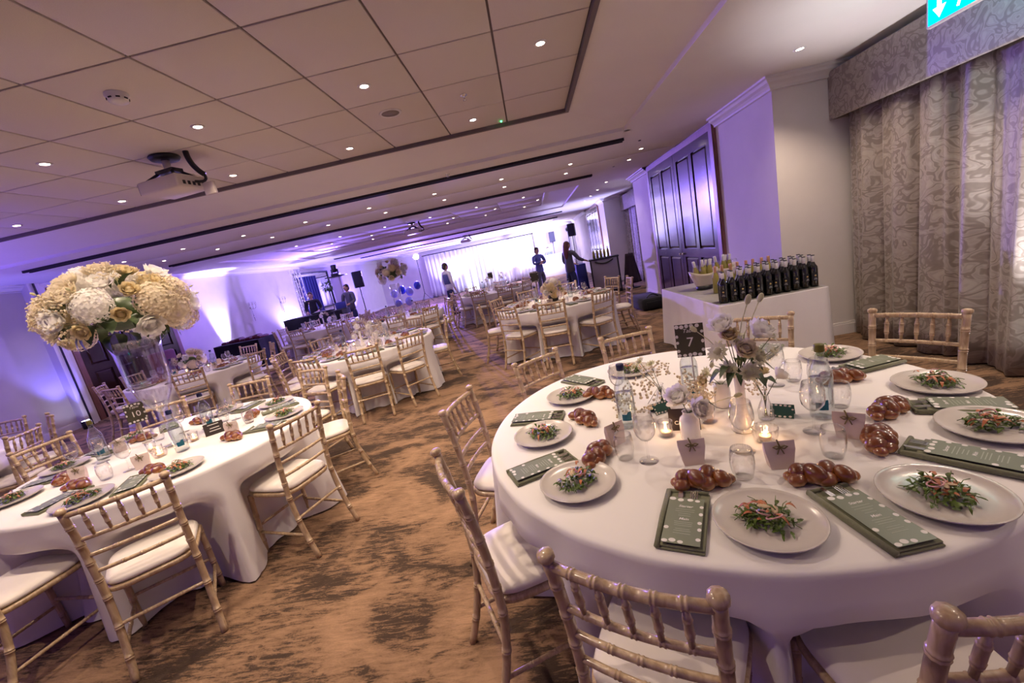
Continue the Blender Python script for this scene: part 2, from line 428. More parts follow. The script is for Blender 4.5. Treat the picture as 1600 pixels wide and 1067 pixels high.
# cornices: stepped moulding swept along each wall run
CORN = [(0, 0), (.12, 0), (.12, -.02), (.095, -.03), (.08, -.055), (.05, -.075), (.03, -.10), (.03, -.12), (.0, -.125)]
def cornice(n, pts):
    """pts: wall run seen with the room on its left hand side"""
    P = [Vector((x, y, 0)) for x, y in pts]; k = len(P); m = MB(); vs = []
    for a in range(k):
        d0 = (P[a] - P[a - 1]).normalized() if a else (P[1] - P[0]).normalized()
        d1 = (P[a + 1] - P[a]).normalized() if a < k - 1 else d0
        n0 = Vector((-d0.y, d0.x, 0)); n1 = Vector((-d1.y, d1.x, 0)); b = (n0 + n1).normalized(); s = 1 / max(.3, b.dot(n0))
        for (r, z) in CORN: vs.append(P[a] + b * (r * s) + Vector((0, 0, ZS + z)))
    c = len(CORN)
    m.add(vs, [(a * c + j, (a + 1) * c + j, (a + 1) * c + j + 1, a * c + j + 1) for a in range(k - 1) for j in range(c - 1)], True)
    return struct(m.build('trim_%d' % n, M['trimw']))
cornice(1, [(XL, Y1), (XL, 7.5)]); cornice(2, [(XL, 7.3), (XL, Y0)])
cornice(3, [(XB, 4.85), (XR, 4.85), (XR, 6.15)]); cornice(4, [(XR, 9.42), (XR, 10.77), (XB, 10.77)])
cornice(5, [(XB, 14.9), (XR, 14.9), (XR, 15.9)]); cornice(6, [(XR, 19.1), (XR, Y1), (XL, Y1)])
cornice(7, [(XB, Y0), (XB, 4.85)]); cornice(8, [(XB, 10.77), (XB, 14.9)])
def base(n, pts):
    m = MB(); P = [Vector((x, y, 0)) for x, y in pts]
    for a, b in zip(P, P[1:]):
        d = (b - a).normalized(); nn = Vector((-d.y, d.x, 0)); h = .02
        q = [a, b, b + nn * h, a + nn * h]
        m.prism([(p.x, p.y) for p in q], 0, .115)
        q = [a, b, b + nn * .012, a + nn * .012]; m.prism([(p.x, p.y) for p in q], .115, .135)
    return struct(m.build(n, M['trimw']))
base('baseboard_left', [(XL, Y1), (XL, 10.2)]); base('baseboard_left_near', [(XL, 7.3), (XL, Y0)])
base('baseboard_right', [(XB, 4.85), (XR, 4.85), (XR, 6.15)]); base('baseboard_right_middle', [(XR, 9.42), (XR, 10.77), (XB, 10.77)])
base('baseboard_right_far', [(XB, 14.9), (XR, 14.9), (XR, 15.9)]); base('baseboard_back', [(XR, Y1), (XL, Y1)])

# panelled partition-store doors: two leaves, each two tall panels over two shorter ones
def door(n, x, ya, yb, side, zt=2.72, leaves=2, frame=True):
    d = struct(bare('door_%d' % n)); s = side      # s=-1: on the right wall facing -x ; +1: on the left wall facing +x
    def bx(m, y0, y1, z0, z1, p0, p1): xs = sorted((x + s * p0, x + s * p1)); m.box(xs[0], xs[1], y0, y1, z0, z1)
    if frame:
        fr = MB(); bx(fr, ya - .11, ya, 0, zt + .09, .0, .05); bx(fr, yb, yb + .11, 0, zt + .09, .0, .05); bx(fr, ya, yb, zt, zt + .09, .0, .05)
        bx(fr, ya - .13, ya - .11, 0, zt + .11, .0, .03); bx(fr, yb + .11, yb + .13, 0, zt + .11, 0, .03); fr.build('door_frame', M['wood_frame'], d)
    lw = (yb - ya) / leaves
    for k in range(leaves):
        y0, y1 = ya + k * lw + .006, ya + (k + 1) * lw - .006
        lf = MB(); st = .12
        bx(lf, y0, y1, .01, zt, .002, .022)
        pw = (y1 - y0 - 3 * st) / 2
        for (z0, z1) in ((.01, .16), (.98, 1.12), (zt - .14, zt)): bx(lf, y0, y1, z0, z1, .022, .045)
        for j in range(3): bx(lf, y0 + j * (pw + st), y0 + j * (pw + st) + st, .01, zt, .022, .0452)
        lo = lf.build('door_leaf', M['wood_dark'], d)
        for j in range(2):
            for (z0, z1) in ((.16, .98), (1.12, zt - .14)):
                a, b = y0 + st + j * (pw + st) + .012, y0 + st + j * (pw + st) + pw - .012
                pm = MB(); i = .045; xa, xb = x + s * .0225, x + s * .040
                o4 = [(xa, a, z0 + .012), (xa, b, z0 + .012), (xa, b, z1 - .012), (xa, a, z1 - .012)]
                i4 = [(xb, a + i, z0 + i), (xb, b - i, z0 + i), (xb, b - i, z1 - i), (xb, a + i, z1 - i)]
                pm.add(o4 + i4, [(4, 5, 6, 7)] + [(q, (q + 1) % 4, 4 + (q + 1) % 4, 4 + q) for q in range(4)], True)
                pm.build('door_panel', M['wood_dark'], lo)
        kn = MB(); kn.ell((x + s * .07, y1 - .06 if k % 2 == 0 else y0 + .06, 1.03), (.022, .02, .02)); kn.tube([(x + s * .045, y1 - .06 if k % 2 == 0 else y0 + .06, 1.03), (x + s * .06, y1 - .06 if k % 2 == 0 else y0 + .06, 1.03)], .008)
        kn.build('door_knob', M['steel'], lo)
    return d
door(1, XR, 6.30, 9.28, -1); door(2, XR, 16.05, 18.95, -1); door(3, XL, 7.78, 10.05, 1)

# partition jamb on the left wall with its dark seal strip
j = struct(MB().box(XL, XL + .16, 7.30, 7.50, 0, ZS).build('trim_9', M['trimw']))
MB().box(XL + .16, XL + .172, 7.385, 7.415, 0, ZS).build('seal_strip', M['dark'], j)
MB().box(XL, XL + .06, 7.50, 7.64, 0, ZS).build('jamb_architrave', M['trimw'], j)

# ------------------------------------------------------------------ curtains and pelmets in the two window bays
def folds(t, k, a, ph): return a * (math.sin(t * k + ph) + .45 * math.sin(t * k * 1.73 + 1.1 + ph) + .25 * math.sin(t * k * 2.9 + ph))
def curtain(name, label, x, ya, yb, z0, z1, k=19.0, amp=.05, tie=0.0, step=.016):
    n = int((yb - ya) / step)
    def fn(u, v):
        z = z1 + (z0 - z1) * v; y = ya + (yb - ya) * u
        a = amp * (.65 + .5 * v)
        xx = x + folds(y, k, a, .6 * math.sin(y * 2.1)) + tie * v * v
        return (xx, y + .012 * math.sin(y * k + 1.3) + .01 * math.sin(v * 3 + y * 9), z)
    m = MB().grid(fn, n, 10)
    o = m.build(name, M['damask']); md = o.modifiers.new('thick', 'SOLIDIFY'); md.thickness = .006
    return tag(o, label, 'curtain')
curtain('curtain', 'floor-length beige damask curtain behind the chair nearest the exit sign', 3.43, .2, 4.80, .015, 2.46)
curtain('curtain', 'pale damask curtain hanging in the bay beyond the dark doors', 3.43, 10.85, 14.80, .015, 2.46, step=.03)
def pelmet(label, ya, yb):
    t = thing('pelmet', label, 'pelmet', (3.3, (ya + yb) / 2, 2.31))
    h = (yb - ya) / 2
    MB().bevbox(0, .035, -h, h, 0, .46, .012).build('face_board', M['damask'], t)
    MB().bevbox(.035, .31, -h, -h + .03, 0, .46, .005).build('return_board', M['damask'], t); MB().bevbox(.035, .31, h - .03, h, 0, .46, .005).build('return_board', M['damask'], t)
    MB().box(.035, .31, -h + .03, h - .03, .44, .46).build('top_board', M['trimw'], t)
    return t
pelmet('beige damask pelmet box above the curtain beside the exit sign', .1, 4.845)
pelmet('pale damask pelmet above the far window bay curtain', 10.78, 14.89)

# back wall: pleated white drape with a gathered top
def drape(label, xa, xb, y, z1, mname, amp=.035, k=26):
    n = int((xb - xa) / .03)
    def fn(u, v):
        x = xa + (xb - xa) * u; return (x, y + folds(x, k, amp * (.5 + .6 * v), .4 * math.sin(x * 2)), z1 + (.02 - z1) * v)
    o = MB().grid(fn, n, 6).build('stage_drape', M[mname]); md = o.modifiers.new('thick', 'SOLIDIFY'); md.thickness = .005
    return tag(o, label, 'drape')
M['drape'] = mat('white_drape', (0.74, 0.72, 0.74), 0.8, sheen=.3)
drape('long white pleated drape across the end wall behind the standing man', -6.3, .3, 25.3, 2.55, 'drape')
p = tag(MB().tube([(-6.4, 25.3, 2.57), (.4, 25.3, 2.57)], .025, 8).build('drape_rail', M['black']), 'dark rail along the top of the white stage drape', 'rail')
# ------------------------------------------------------------------ bamboo-style banquet chair
def ringed(path, r, rings, n=9, step=.03):
    """tube along a polyline with raised double rings at given arc fractions (faux bamboo nodes)"""
    P = [Vector(p) for p in path]; seg = [(b - a).length for a, b in zip(P, P[1:])]; L = sum(seg)
    def at(s):
        s = max(0, min(L, s))
        for a, b, l in zip(P, P[1:], seg):
            if s <= l + 1e-9: return a.lerp(b, s / l)
            s -= l
        return P[-1]
    st = {0.0: r, L: r}
    k = max(2, int(L / step))
    for i in range(k + 1): st[L * i / k] = r
    for f in rings:
        c = f * L
        for key in [q for q in st if abs(q - c) < .011 and 0 < q < L]: del st[key]
        for d, rr in ((-.0085, 1.0), (-.0075, 1.13), (-.0035, 1.13), (-.002, 1.01), (.002, 1.01), (.0035, 1.13), (.0075, 1.13), (.0085, 1.0)):
            if 0 < c + d < L: st[c + d] = r * rr
    s = sorted(st); return [at(x) for x in s], [st[x] for x in s]
def bez(p0, p1, p2, n=8):
    p0, p1, p2 = Vector(p0), Vector(p1), Vector(p2)
    return [(p0 * (1 - t) ** 2 + p1 * 2 * t * (1 - t) + p2 * t * t) for t in [i / n for i in range(n + 1)]]
def build_chair():
    c = bare('banquet_chair'); m = M['chair']
    def post(s):
        low = bez((s * .182, -.285, 0), (s * .178, -.185, .25), (s * .178, -.185, .45), 7)
        up = bez((s * .178, -.185, .45), (s * .178, -.19, .68), (s * .186, -.235, .90), 7)
        pts, rr = ringed(low + up[1:], .0165, (.13, .30, .47, .58, .69, .80, .91), 10)
        mb = MB().tube(pts, rr, 10)
        top = Vector((s * .186, -.235, .90)); d = Vector((s * .008, -.045, .22)).normalized()
        po = mb.build('back_post', m, c)
        MB().tube([top - d * .002, top + d * .006, top + d * .008, top + d * .02, top + d * .026], [.0165, .0215, .0225, .0215, .010], 10).build('finial', m, po)
    for s in (-1, 1): post(s)
    def rail(z, r, bow, name, rings):
        t = (z - .45) / .45; y = -.185 - .05 * max(0, t) ** 1.8; x = .178 + .008 * max(0, t) ** 1.8
        pts, rr = ringed(bez((-x, y, z), (0, y - bow * 2, z), (x, y, z), 10), r, rings, 8, .025)
        MB().tube(pts, rr, 8).build(name, m, c); return x, y
    x1, y1 = rail(.885, .0135, .022, 'top_rail', (.17, .33, .5, .67, .83))
    x2, y2 = rail(.745, .0105, .018, 'back_rail', (.17, .33, .5, .67, .83))
    rail(.655, .0105, .016, 'back_rail', (.3, .5, .7)); rail(.565, .0105, .014, 'back_rail', (.3, .5, .7))
    for f in (-2, -1, 0, 1, 2):
        u = f / 3; a = (u * x1, y1 - .022 * (1 - u * u) - .0, .885); b = (u * x2, y2 - .018 * (1 - u * u), .745)
        pts, rr = ringed([a, tuple((Vector(a) + Vector(b)) / 2), b], .0072, (.3, .7), 7, .03)
        rr = [r * (1 + .45 * math.sin(pi * i / (len(rr) - 1))) for i, r in enumerate(rr)]
        MB().tube(pts, rr, 7).build('spindle', m, c)
    for s in (-1, 1):
        pts, rr = ringed([(s * .192, .185, 0), (s * .186, .165, .43)], .016, (.2, .42, .64, .92), 10)
        MB().tube(pts, rr, 10).build('leg', m, c)
    for a, b in (((-.190, .178, .20), (.190, .178, .20)),):
        pts, rr = ringed([a, b], .0095, (.3, .5, .7), 8); MB().tube(pts, rr, 8).build('stretcher', m, c)
    for s in (-1, 1):
        pts, rr = ringed([(s * .190, .177, .155), (s * .181, -.225, .155)], .0095, (.25, .5, .75), 8); MB().tube(pts, rr, 8).build('stretcher', m, c)
    pts, rr = ringed([(-.180, -.202, .27), (.180, -.202, .27)], .0095, (.3, .5, .7), 8); MB().tube(pts, rr, 8).build('stretcher', m, c)
    def outline(g, n=40):
        P = []
        for i in range(n):
            t = 2 * pi * i / n; ct, st = math.cos(t), math.sin(t); e = .45
            x = math.copysign(abs(ct) ** e, ct); y = math.copysign(abs(st) ** e, st)
            w = .178 + .024 * (y + 1) / 2
            P.append((x * (w + g), y * (.195 + g)))
        return P
    def stack(levels, name, mt):
        mb = MB(); vs = []; n = 40
        for g, z in levels: vs += [(x, y, z) for x, y in outline(g, n)]
        fs = [(i * n + j, i * n + (j + 1) % n, (i + 1) * n + (j + 1) % n, (i + 1) * n + j) for i in range(len(levels) - 1) for j in range(n)]
        fs += [tuple(range(n))[::-1], tuple(range((len(levels) - 1) * n, len(levels) * n))]
        mb.add(vs, fs).build(name, mt, c)
    stack([(.0, .425), (.008, .43), (.010, .445), (.006, .452), (-.01, .454)], 'seat_frame', m)
    stack([(-.012, .4545), (.0, .462), (.003, .472), (-.006, .486), (-.03, .495), (-.075, .500), (-.12, .502)], 'cushion', M['cushion'])
    return c
chair = Proto(build_chair)

# ------------------------------------------------------------------ round table with a floor-length cloth
def table(name_label, cx, cy, rad, chairs, nfold=22, seed=1, zt=.76, spread=.075):
    """chairs: angles in degrees where a seat pushes into the cloth"""
    t = thing('round_table', 'round folding table under ' + name_label, 'table', (cx, cy, 0), 0, 'round tables')
    MB().lathe([(0, .715), (rad - .02, .715), (rad - .005, .725), (rad - .005, .745), (rad - .02, .75), (0, .75)], 40).build('tabletop', M['wood_frame'], t)
    for a in range(4):
        x, y = .45 * math.cos(a * pi / 2 + .78), .45 * math.sin(a * pi / 2 + .78)
        MB().tube([(x, y, 0), (x, y, .715)], .02, 8).build('leg', M['steel'], t)
    rr = random.Random(seed); ph = [rr.uniform(0, 6.28) for _ in range(4)]
    n = 240
    rows = [(0, zt), (.35, zt), (.7, zt), (.93, zt), (.985, zt - .0004), (1.0, zt - .003)]
    hang = [.010, .026, .05, .09, .14, .17, .20, .23, .26, .33, .42, .5, .58, .65, .71, .748]
    vs = [(0, 0, zt)]
    def rim(j): return rad + .003
    R_ = []
    for f, z in rows[1:]:
        R_.append([(rad * f, z)] * n)
    for h in hang:
        u = h / .75; row = []
        for j in range(n):
            th = 2 * pi * j / n
            fold = math.sin(nfold * th + ph[0] + 1.3 * math.sin(3 * th + ph[1])) * .55 + math.sin(nfold * .6 * th + ph[2]) * .45
            fold = math.copysign(abs(fold) ** .8, fold)
            r = rad + .008 + spread * u ** 1.1 + fold * .052 * u ** .9
            ind = 0
            for ca in chairs:
                d = abs((th - R(ca) + pi) % (2 * pi) - pi)
                w = .205 / rad
                if d < w * 1.55:
                    k = 1 if d < w * .8 else .5 + .5 * math.cos(pi * (d - w * .8) / (w * .75))
                    ind = max(ind, k)
            if ind:
                g = max(0, min(1, (h - .14) / .12)); g = g * g * (3 - 2 * g)
                if h > .34: g *= 1 - .22 * (h - .34) / .41
                r = r * (1 - ind * g) + (rad - .23 + .03 * fold * u) * ind * g
            row.append((r, zt - h))
        R_.append(row)
    fs = [(0, 1 + j, 1 + (j + 1) % n) for j in range(n)]
    for row in R_:
        vs += [(r * math.cos(2 * pi * j / n), r * math.sin(2 * pi * j / n), z) for j, (r, z) in enumerate(row)]
    for i in range(len(R_) - 1):
        for j in range(n):
            a = 1 + i * n; fs.append((a + j, a + n + j, a + n + (j + 1) % n, a + (j + 1) % n))
    m = MB(); m.add(vs, fs)
    tag(m.build('tablecloth', M['cloth'], None, (cx, cy, 0)), 'white floor-length cloth on ' + name_label, 'tablecloth')

# ------------------------------------------------------------------ tableware prototypes (origin at the base, local +y towards the table centre)
def build_plate():
    return MB().lathe([(0, .004), (.06, .004), (.075, .0), (.08, .0), (.085, .006), (.120, .011), (.137, .020), (.140, .024), (.138, .0255), (.130, .020), (.112, .0145), (.09, .0125), (0, .0125)], 48).build('dinner_plate', M['plate'])
plate = Proto(build_plate)
def leaf_strip(mb, p, d, up, L, w, curl, rr, lobes=True):
    d = d.normalized(); side = d.cross(up).normalized(); n = 5; vs = []
    for i in range(n + 1):
        t = i / n; c = p + d * (L * t) + up * (curl * math.sin(pi * t) * L - .25 * t * t * L)
        ww = w * (math.sin(pi * min(1, t * .9 + .12)) ** .8) * (1 if not lobes else (.55 if i % 2 else 1.0))
        vs += [c + side * ww + up * .15 * ww, c - side * ww + up * .15 * ww]
    mb.add(vs, [(2 * i, 2 * i + 1, 2 * i + 3, 2 * i + 2) for i in range(n)])
def build_salad(seed, full=True):
    rr = random.Random(seed); o = bare('salad'); g = MB()
    for k in range(120 if full else 50):
        a = rr.uniform(0, 2 * pi); r = .072 * math.sqrt(rr.random()); z = .004 + .042 * (1 - (r / .075) ** 1.5) * rr.random()
        p = Vector((r * math.cos(a), .8 * r * math.sin(a), z)); b = rr.uniform(0, 2 * pi)
        d = Vector((math.cos(b), math.sin(b), rr.uniform(-.1, .7)))
        leaf_strip(g, p, d, (Vector((rr.uniform(-.4, .4), rr.uniform(-.4, .4), 1))).normalized(), rr.uniform(.018, .034), rr.uniform(.004, .0085), rr.uniform(-.1, .4), rr)
    for k in range(10):
        a = rr.uniform(0, 2 * pi); p = Vector((.04 * math.cos(a), .03 * math.sin(a), .012)); e = p + Vector((.05 * math.cos(a + .5), .05 * math.sin(a + .5), rr.uniform(-.005, .02)))
        g.tube([p, (p + e) / 2 + Vector((0, 0, .012)), e], .0011, 5)
    stuff(g.build('greens', M['salad'], o))
    sh = MB()
    for k in range(16):
        a = rr.uniform(-.9, .9) + (.3 if k % 2 else 2.8); p = Vector((rr.uniform(-.045, .045), rr.uniform(-.035, .035), rr.uniform(.014, .044)))
        leaf_strip(sh, p, Vector((math.cos(a), math.sin(a), -.15)), Vector((0, 0, 1)), rr.uniform(.022, .04), .0055, .25, rr, False)
    stuff(sh.build('salmon_strips', M['carrot'], o))
    if full:
        for k in range(2):
            rad = .016 + .005 * k; c = Vector((rr.uniform(-.025, .02), rr.uniform(-.03, .0), .036)); tl = Euler((rr.uniform(-.5, .5), rr.uniform(-.5, .5), 0)).to_matrix()
            MB().tube([c + tl @ Vector((rad * math.cos(2 * pi * i / 16), rad * .8 * math.sin(2 * pi * i / 16), 0)) for i in range(17)], .0022, 6, False).build('onion_ring', M['onion'], o)
        for k in range(2):
            c = (rr.uniform(-.015, .025), rr.uniform(-.005, .025), .036)
            MB().ell(c, (.018, .009, .003), Euler((rr.uniform(-.6, .6), rr.uniform(-.4, .4), rr.uniform(0, 3))).to_matrix(), 10, 6).build('pear_slice', M['pear'], o)
    return o
salads = [Proto(lambda s=s: build_salad(s)) for s in (3, 8, 21)]
salad_far = Proto(lambda: build_salad(5, False))
def build_loaf(seed):
    rr = random.Random(seed); mb = MB()
    for i, t in enumerate((-.056, -.019, .019, .056)):
        w = .62 + .38 * math.cos(pi * t / .19); s = 1 if i % 2 else -1
        c = Vector((s * .012 * w, t, .030 * w + rr.uniform(0, .003)))
        mb.ell(c, (.040 * w, .027, .031 * w), Euler((rr.uniform(-.15, .15), s * .12, s * -.62)).to_matrix(), 18, 12)
        c = Vector((-s * .026 * w, t + .012, .022 * w))
        mb.ell(c, (.026 * w, .030, .022 * w), Euler((0, -s * .3, s * .5)).to_matrix(), 16, 10)
    for s in (-1, 1): mb.ell((0, s * .082, .017), (.021, .020, .015), None, 12, 8)
    mb.ell((0, 0, .018), (.036, .085, .018), None, 14, 10)
    return mb.build('braided_loaf', M['bread'])
loaves = [Proto(lambda s=s: build_loaf(s)) for s in (1, 2, 3)]
def build_napkin():
    o = bare('napkin')
    m = MB().bevbox(-.062, .062, -.135, .135, 0, .006, .0025); m.bevbox(-.06, .062, -.13, .10, .006, .0125, .003)
    m.build('folded_cloth', M['sage'], o)
    MB().tube([(-.06, -.134, .009), (-.062, 0, .0095), (-.061, .133, .009)], [.0085, .0095, .0085], 10).build('rolled_edge', M['sage'], o)
    MB().tube([(-.06, .134, .008), (0, .137, .0055), (.058, .133, .008)], [.008, .005, .008], 8).build('top_fold', M['sage'], o)
    return o
napkin = Proto(build_napkin)
def dots(mb, w, h, z, seed, ra, rb, dens=1.0):
    """big pale petals crowding the top and bottom edge, a few down the sides"""
    rr = random.Random(seed)
    def disc(x, y, a, b):
        x = max(-w + a, min(w - a, x)); y = max(-h + b, min(h - b, y))
        mb.add([(x + a * math.cos(2 * pi * i / 14), y + b * math.sin(2 * pi * i / 14), z) for i in range(14)], [tuple(range(14))], True)
    for s in (-1, 1):
        x = -w + ra
        while x < w - ra * .4:
            if rr.random() < .85 * dens: disc(x, s * (h - rb * rr.uniform(.9, 1.7)), ra * rr.uniform(.8, 1.1), rb * rr.uniform(.8, 1.1))
            x += ra * rr.uniform(2.1, 3.2)
        y = -h + rb * 3.4
        while y < h - rb * 3:
            if rr.random() < .4 * dens: disc(s * (w - ra * rr.uniform(0, 1.0)), y, ra * rr.uniform(.55, .9), rb * rr.uniform(.8, 1.0))
            y += rb * rr.uniform(3.2, 5.5)
def build_menu():
    o = bare('menu_card'); w, h = .05, .105
    cd = MB().box(-w, w, -h, h, 0, .0012).build('card', M['menu'], o)
    d = MB(); dots(d, w, h, .0015, 4, .0090, .0075); d.build('dot_border', M['print'], cd)
    ln = MB(); rr = random.Random(2)
    for y in [.047, .037, .027, .017, -.012, -.020, -.028, -.043, -.051, -.062]:
        l = rr.uniform(.016, .027); ln.box(-l, l, y - .0012, y + .0012, .00125, .0015)
    ln.build('small_print', M['printdim'], cd)
    for t, y in (('Starter', .062), ('Main', .002)):
        q = place('heading', text_mesh(t, .014, M['print'], bold=.0002, shear=.25), cd, (0, y, .0014))
    return o
menu = Proto(build_menu)
def build_fork():
    m = MB(); n = 8
    def fn(u, v): return ((u - .5) * .007 * (1 if v < .6 else 2.6 - abs(v - .78) * 3), v * .13, .001 + .004 * math.sin(v * pi) )
    m.box(-.003, .003, 0, .10, .0, .002)
    m.add([(-.003, .10, .001), (.003, .10, .001), (.011, .118, .001), (-.011, .118, .001), (-.003, .10, .003), (.003, .10, .003), (.011, .118, .003), (-.011, .118, .003)], [(0, 1, 2, 3), (7, 6, 5, 4), (0, 4, 5, 1), (1, 5, 6, 2), (2, 6, 7, 3), (3, 7, 4, 0)], True)
    for k in range(4): x = -.0095 + k * .0063; m.box(x - .0015, x + .0015, .117, .158, .001, .003)
    return m.build('fork', M['steel'])
fork = Proto(build_fork)
def build_knife():
    m = MB(); m.box(-.004, .004, 0, .08, 0, .003); m.prism([(-.006, .08), (.006, .08), (.009, .13), (.004, .165), (-.006, .16)], .0005, .0022)
    return m.build('knife', M['steel'])
knife = Proto(build_knife)
def shell(prof_out, th=.0016):
    """outer profile up, inner profile back down"""
    inn = [(max(.0005, r - th), z + (th * 2 if i == 0 else 0)) for i, (r, z) in enumerate(prof_out)]
    return [(0, prof_out[0][1])] + prof_out + inn[::-1] + [(0, inn[0][1])]
def build_tumbler():
    return MB().lathe(shell([(.026, 0), (.030, .004), (.036, .03), (.0385, .055), (.037, .08), (.032, .105)]), 28).build('tumbler', M['glass'])
tumbler = Proto(build_tumbler)
def build_wineglass():
    o = bare('wine_glass')
    MB().lathe([(0, .0), (.036, 0), (.036, .0015), (.012, .004), (.005, .010), (.0038, .03), (.0035, .075), (.005, .084), (0, .086)], 24).build('foot_and_stem', M['glass'], o)
    MB().lathe(shell([(.006, .084), (.022, .092), (.036, .112), (.041, .135), (.039, .165), (.032, .198)], .0012), 24).build('bowl', M['glass'], o)
    return o
wineglass = Proto(build_wineglass)
def build_water_bottle(capm):
    def f():
        o = bare('water_bottle')
        MB().lathe([(0, .002), (.034, 0), (.040, .006), (.041, .02), (.041, .17), (.038, .195), (.024, .228), (.0155, .25), (.014, .275), (.0155, .278), (.0155, .286)], 28).build('bottle_body', M['bottle_glass'], o)
        MB().lathe([(0, .004), (.038, .006), (.0385, .02), (.0385, .165), (0, .166)], 24).build('water', M['water'], o)
        MB().lathe([(.0165, .272), (.0175, .274), (.0175, .298), (.0155, .301), (0, .301)], 20).build('screw_cap', M[capm], o)
        m = MB(); r = .0418
        for i in range(6):
            a = -.5 + i / 6; b = -.5 + (i + 1) / 6
            z0, z1 = .045, .075
            m.add([(r * math.sin(a), -r * math.cos(a), z0), (r * math.sin(b), -r * math.cos(b), z0), (r * math.sin(b), -r * math.cos(b), z1 + .012 * (b > .1)), (r * math.sin(a), -r * math.cos(a), z1 + .012 * (a > .1))], [(0, 1, 2, 3)])
        m.build('bottle_label', M['tealcap'], o)
        return o
    return f
M['bluecap'] = mat('navy_cap', (0.01, 0.015, 0.06), .4); M['greencap'] = mat('olive_cap', (0.16, 0.15, 0.02), .4)
bottle_blue = Proto(build_water_bottle('bluecap')); bottle_green = Proto(build_water_bottle('greencap'))
def build_candle():
    o = bare('tealight_holder')
    MB().lathe(shell([(.024, 0), (.027, .003), (.029, .04), (.031, .066)], .002), 24).build('glass_cup', M['glass'], o)
    MB().lathe([(0, .004), (.022, .004), (.0225, .02), (.020, .021), (0, .020)], 20).build('candle', M['wax'], o)
    MB().ell((0, 0, .030), (.0045, .0045, .010), None, 8, 8).build('flame', M['flame'], o)
    ld = bpy.data.lights.new('candle_light', 'POINT'); ld.energy = .10; ld.color = (1, .52, .22); ld.shadow_soft_size = .012
    l = bpy.data.objects.new('candle_light', ld); COL.objects.link(l); l.parent = o; l.location = (0, 0, .05)
    return o
candle = Proto(build_candle)
def build_ribbed_candle():
    o = bare('ribbed_candle_bowl'); n = 40; prof = [(.028, 0), (.036, .004), (.043, .03), (.045, .055)]; vs = []; fs = []
    for sgn in (0, .003):
        for (r, z) in (prof if sgn == 0 else prof[::-1]):
            for j in range(n):
                t = 2 * pi * j / n; q = (r - sgn) * (1 + .045 * math.cos(t * 16)); vs.append((q * math.cos(t), q * math.sin(t), z + (.004 if sgn and z == 0 else 0)))
    for i in range(7):
        for j in range(n): fs.append((i * n + j, i * n + (j + 1) % n, (i + 1) * n + (j + 1) % n, (i + 1) * n + j))
    MB().add(vs, fs).build('ribbed_glass', M['glass'], o)
    MB().lathe([(0, .006), (.021, .006), (.0215, .022), (.019, .023), (0, .022)], 20).build('candle', M['wax'], o)
    MB().ell((0, 0, .032), (.005, .005, .011), None, 8, 8).build('flame', M['flame'], o)
    ld = bpy.data.lights.new('candle_light', 'POINT'); ld.energy = .14; ld.color = (1, .52, .22); ld.shadow_soft_size = .012
    l = bpy.data.objects.new('candle_light', ld); COL.objects.link(l); l.parent = o; l.location = (0, 0, .055)
    return o
ribbed = Proto(build_ribbed_candle)
def build_pouch():
    """paper favour box: flat top edge, wedge body, twig bow"""
    o = bare('favour_box'); m = MB()
    w0, w1 = .033, .046
    vs = [(-w0, -.022, 0), (w0, -.022, 0), (w0, .022, 0), (-w0, .022, 0), (-w1, -.010, .066), (w1, -.010, .066), (w1, .010, .066), (-w1, .010, .066), (-w1 * 1.02, -.0015, .092), (w1 * 1.02, -.0015, .092), (w1 * 1.02, .0015, .092), (-w1 * 1.02, .0015, .092)]
    fs = [(3, 2, 1, 0)]
    for b in (0, 4): fs += [(b, b + 1, b + 5, b + 4), (b + 1, b + 2, b + 6, b + 5), (b + 2, b + 3, b + 7, b + 6), (b + 3, b, b + 4, b + 7)]
    fs.append((8, 9, 10, 11)); m.add(vs, fs, True); m.build('paper_box', M['cream'], o)
    b = MB(); c = Vector((0, -.011, .074))
    for s in (-1, 1):
        b.tube([c, c + Vector((s * .012, -.004, .008)), c + Vector((s * .022, -.002, .003)), c + Vector((s * .012, -.003, -.004)), c], .0022, 6)
        b.tube([c, c + Vector((s * .006, -.003, -.012)), c + Vector((s * .010, -.004, -.022))], .0018, 6)
    b.tube([c, c + Vector((-.010, -.002, .03))], .0028, 6)
    b.build('ribbon_bow', M['twig'], o)
    return o
pouch = Proto(build_pouch)
def build_tealcard():
    o = bare('favour_card'); w = .042
    m = MB(); a = .026; m.add([(-w, -a, 0), (w, -a, 0), (w, 0, .05), (-w, 0, .05), (w, a, 0), (-w, a, 0)], [(0, 1, 2, 3), (3, 2, 4, 5)], True)
    ob = m.build('folded_card', M['teal'], o); s = ob.modifiers.new('t', 'SOLIDIFY'); s.thickness = .0008
    d = MB(); dots(d, w, .027, .0, 9, .006, .004, 1.1)
    sl = math.atan2(.05, a); dm = d.build('dot_pattern', M['print'], o); dm.location = (0, -.0142, .0256); dm.rotation_euler = (sl, 0, 0)
    return o
tealcard = Proto(build_tealcard)

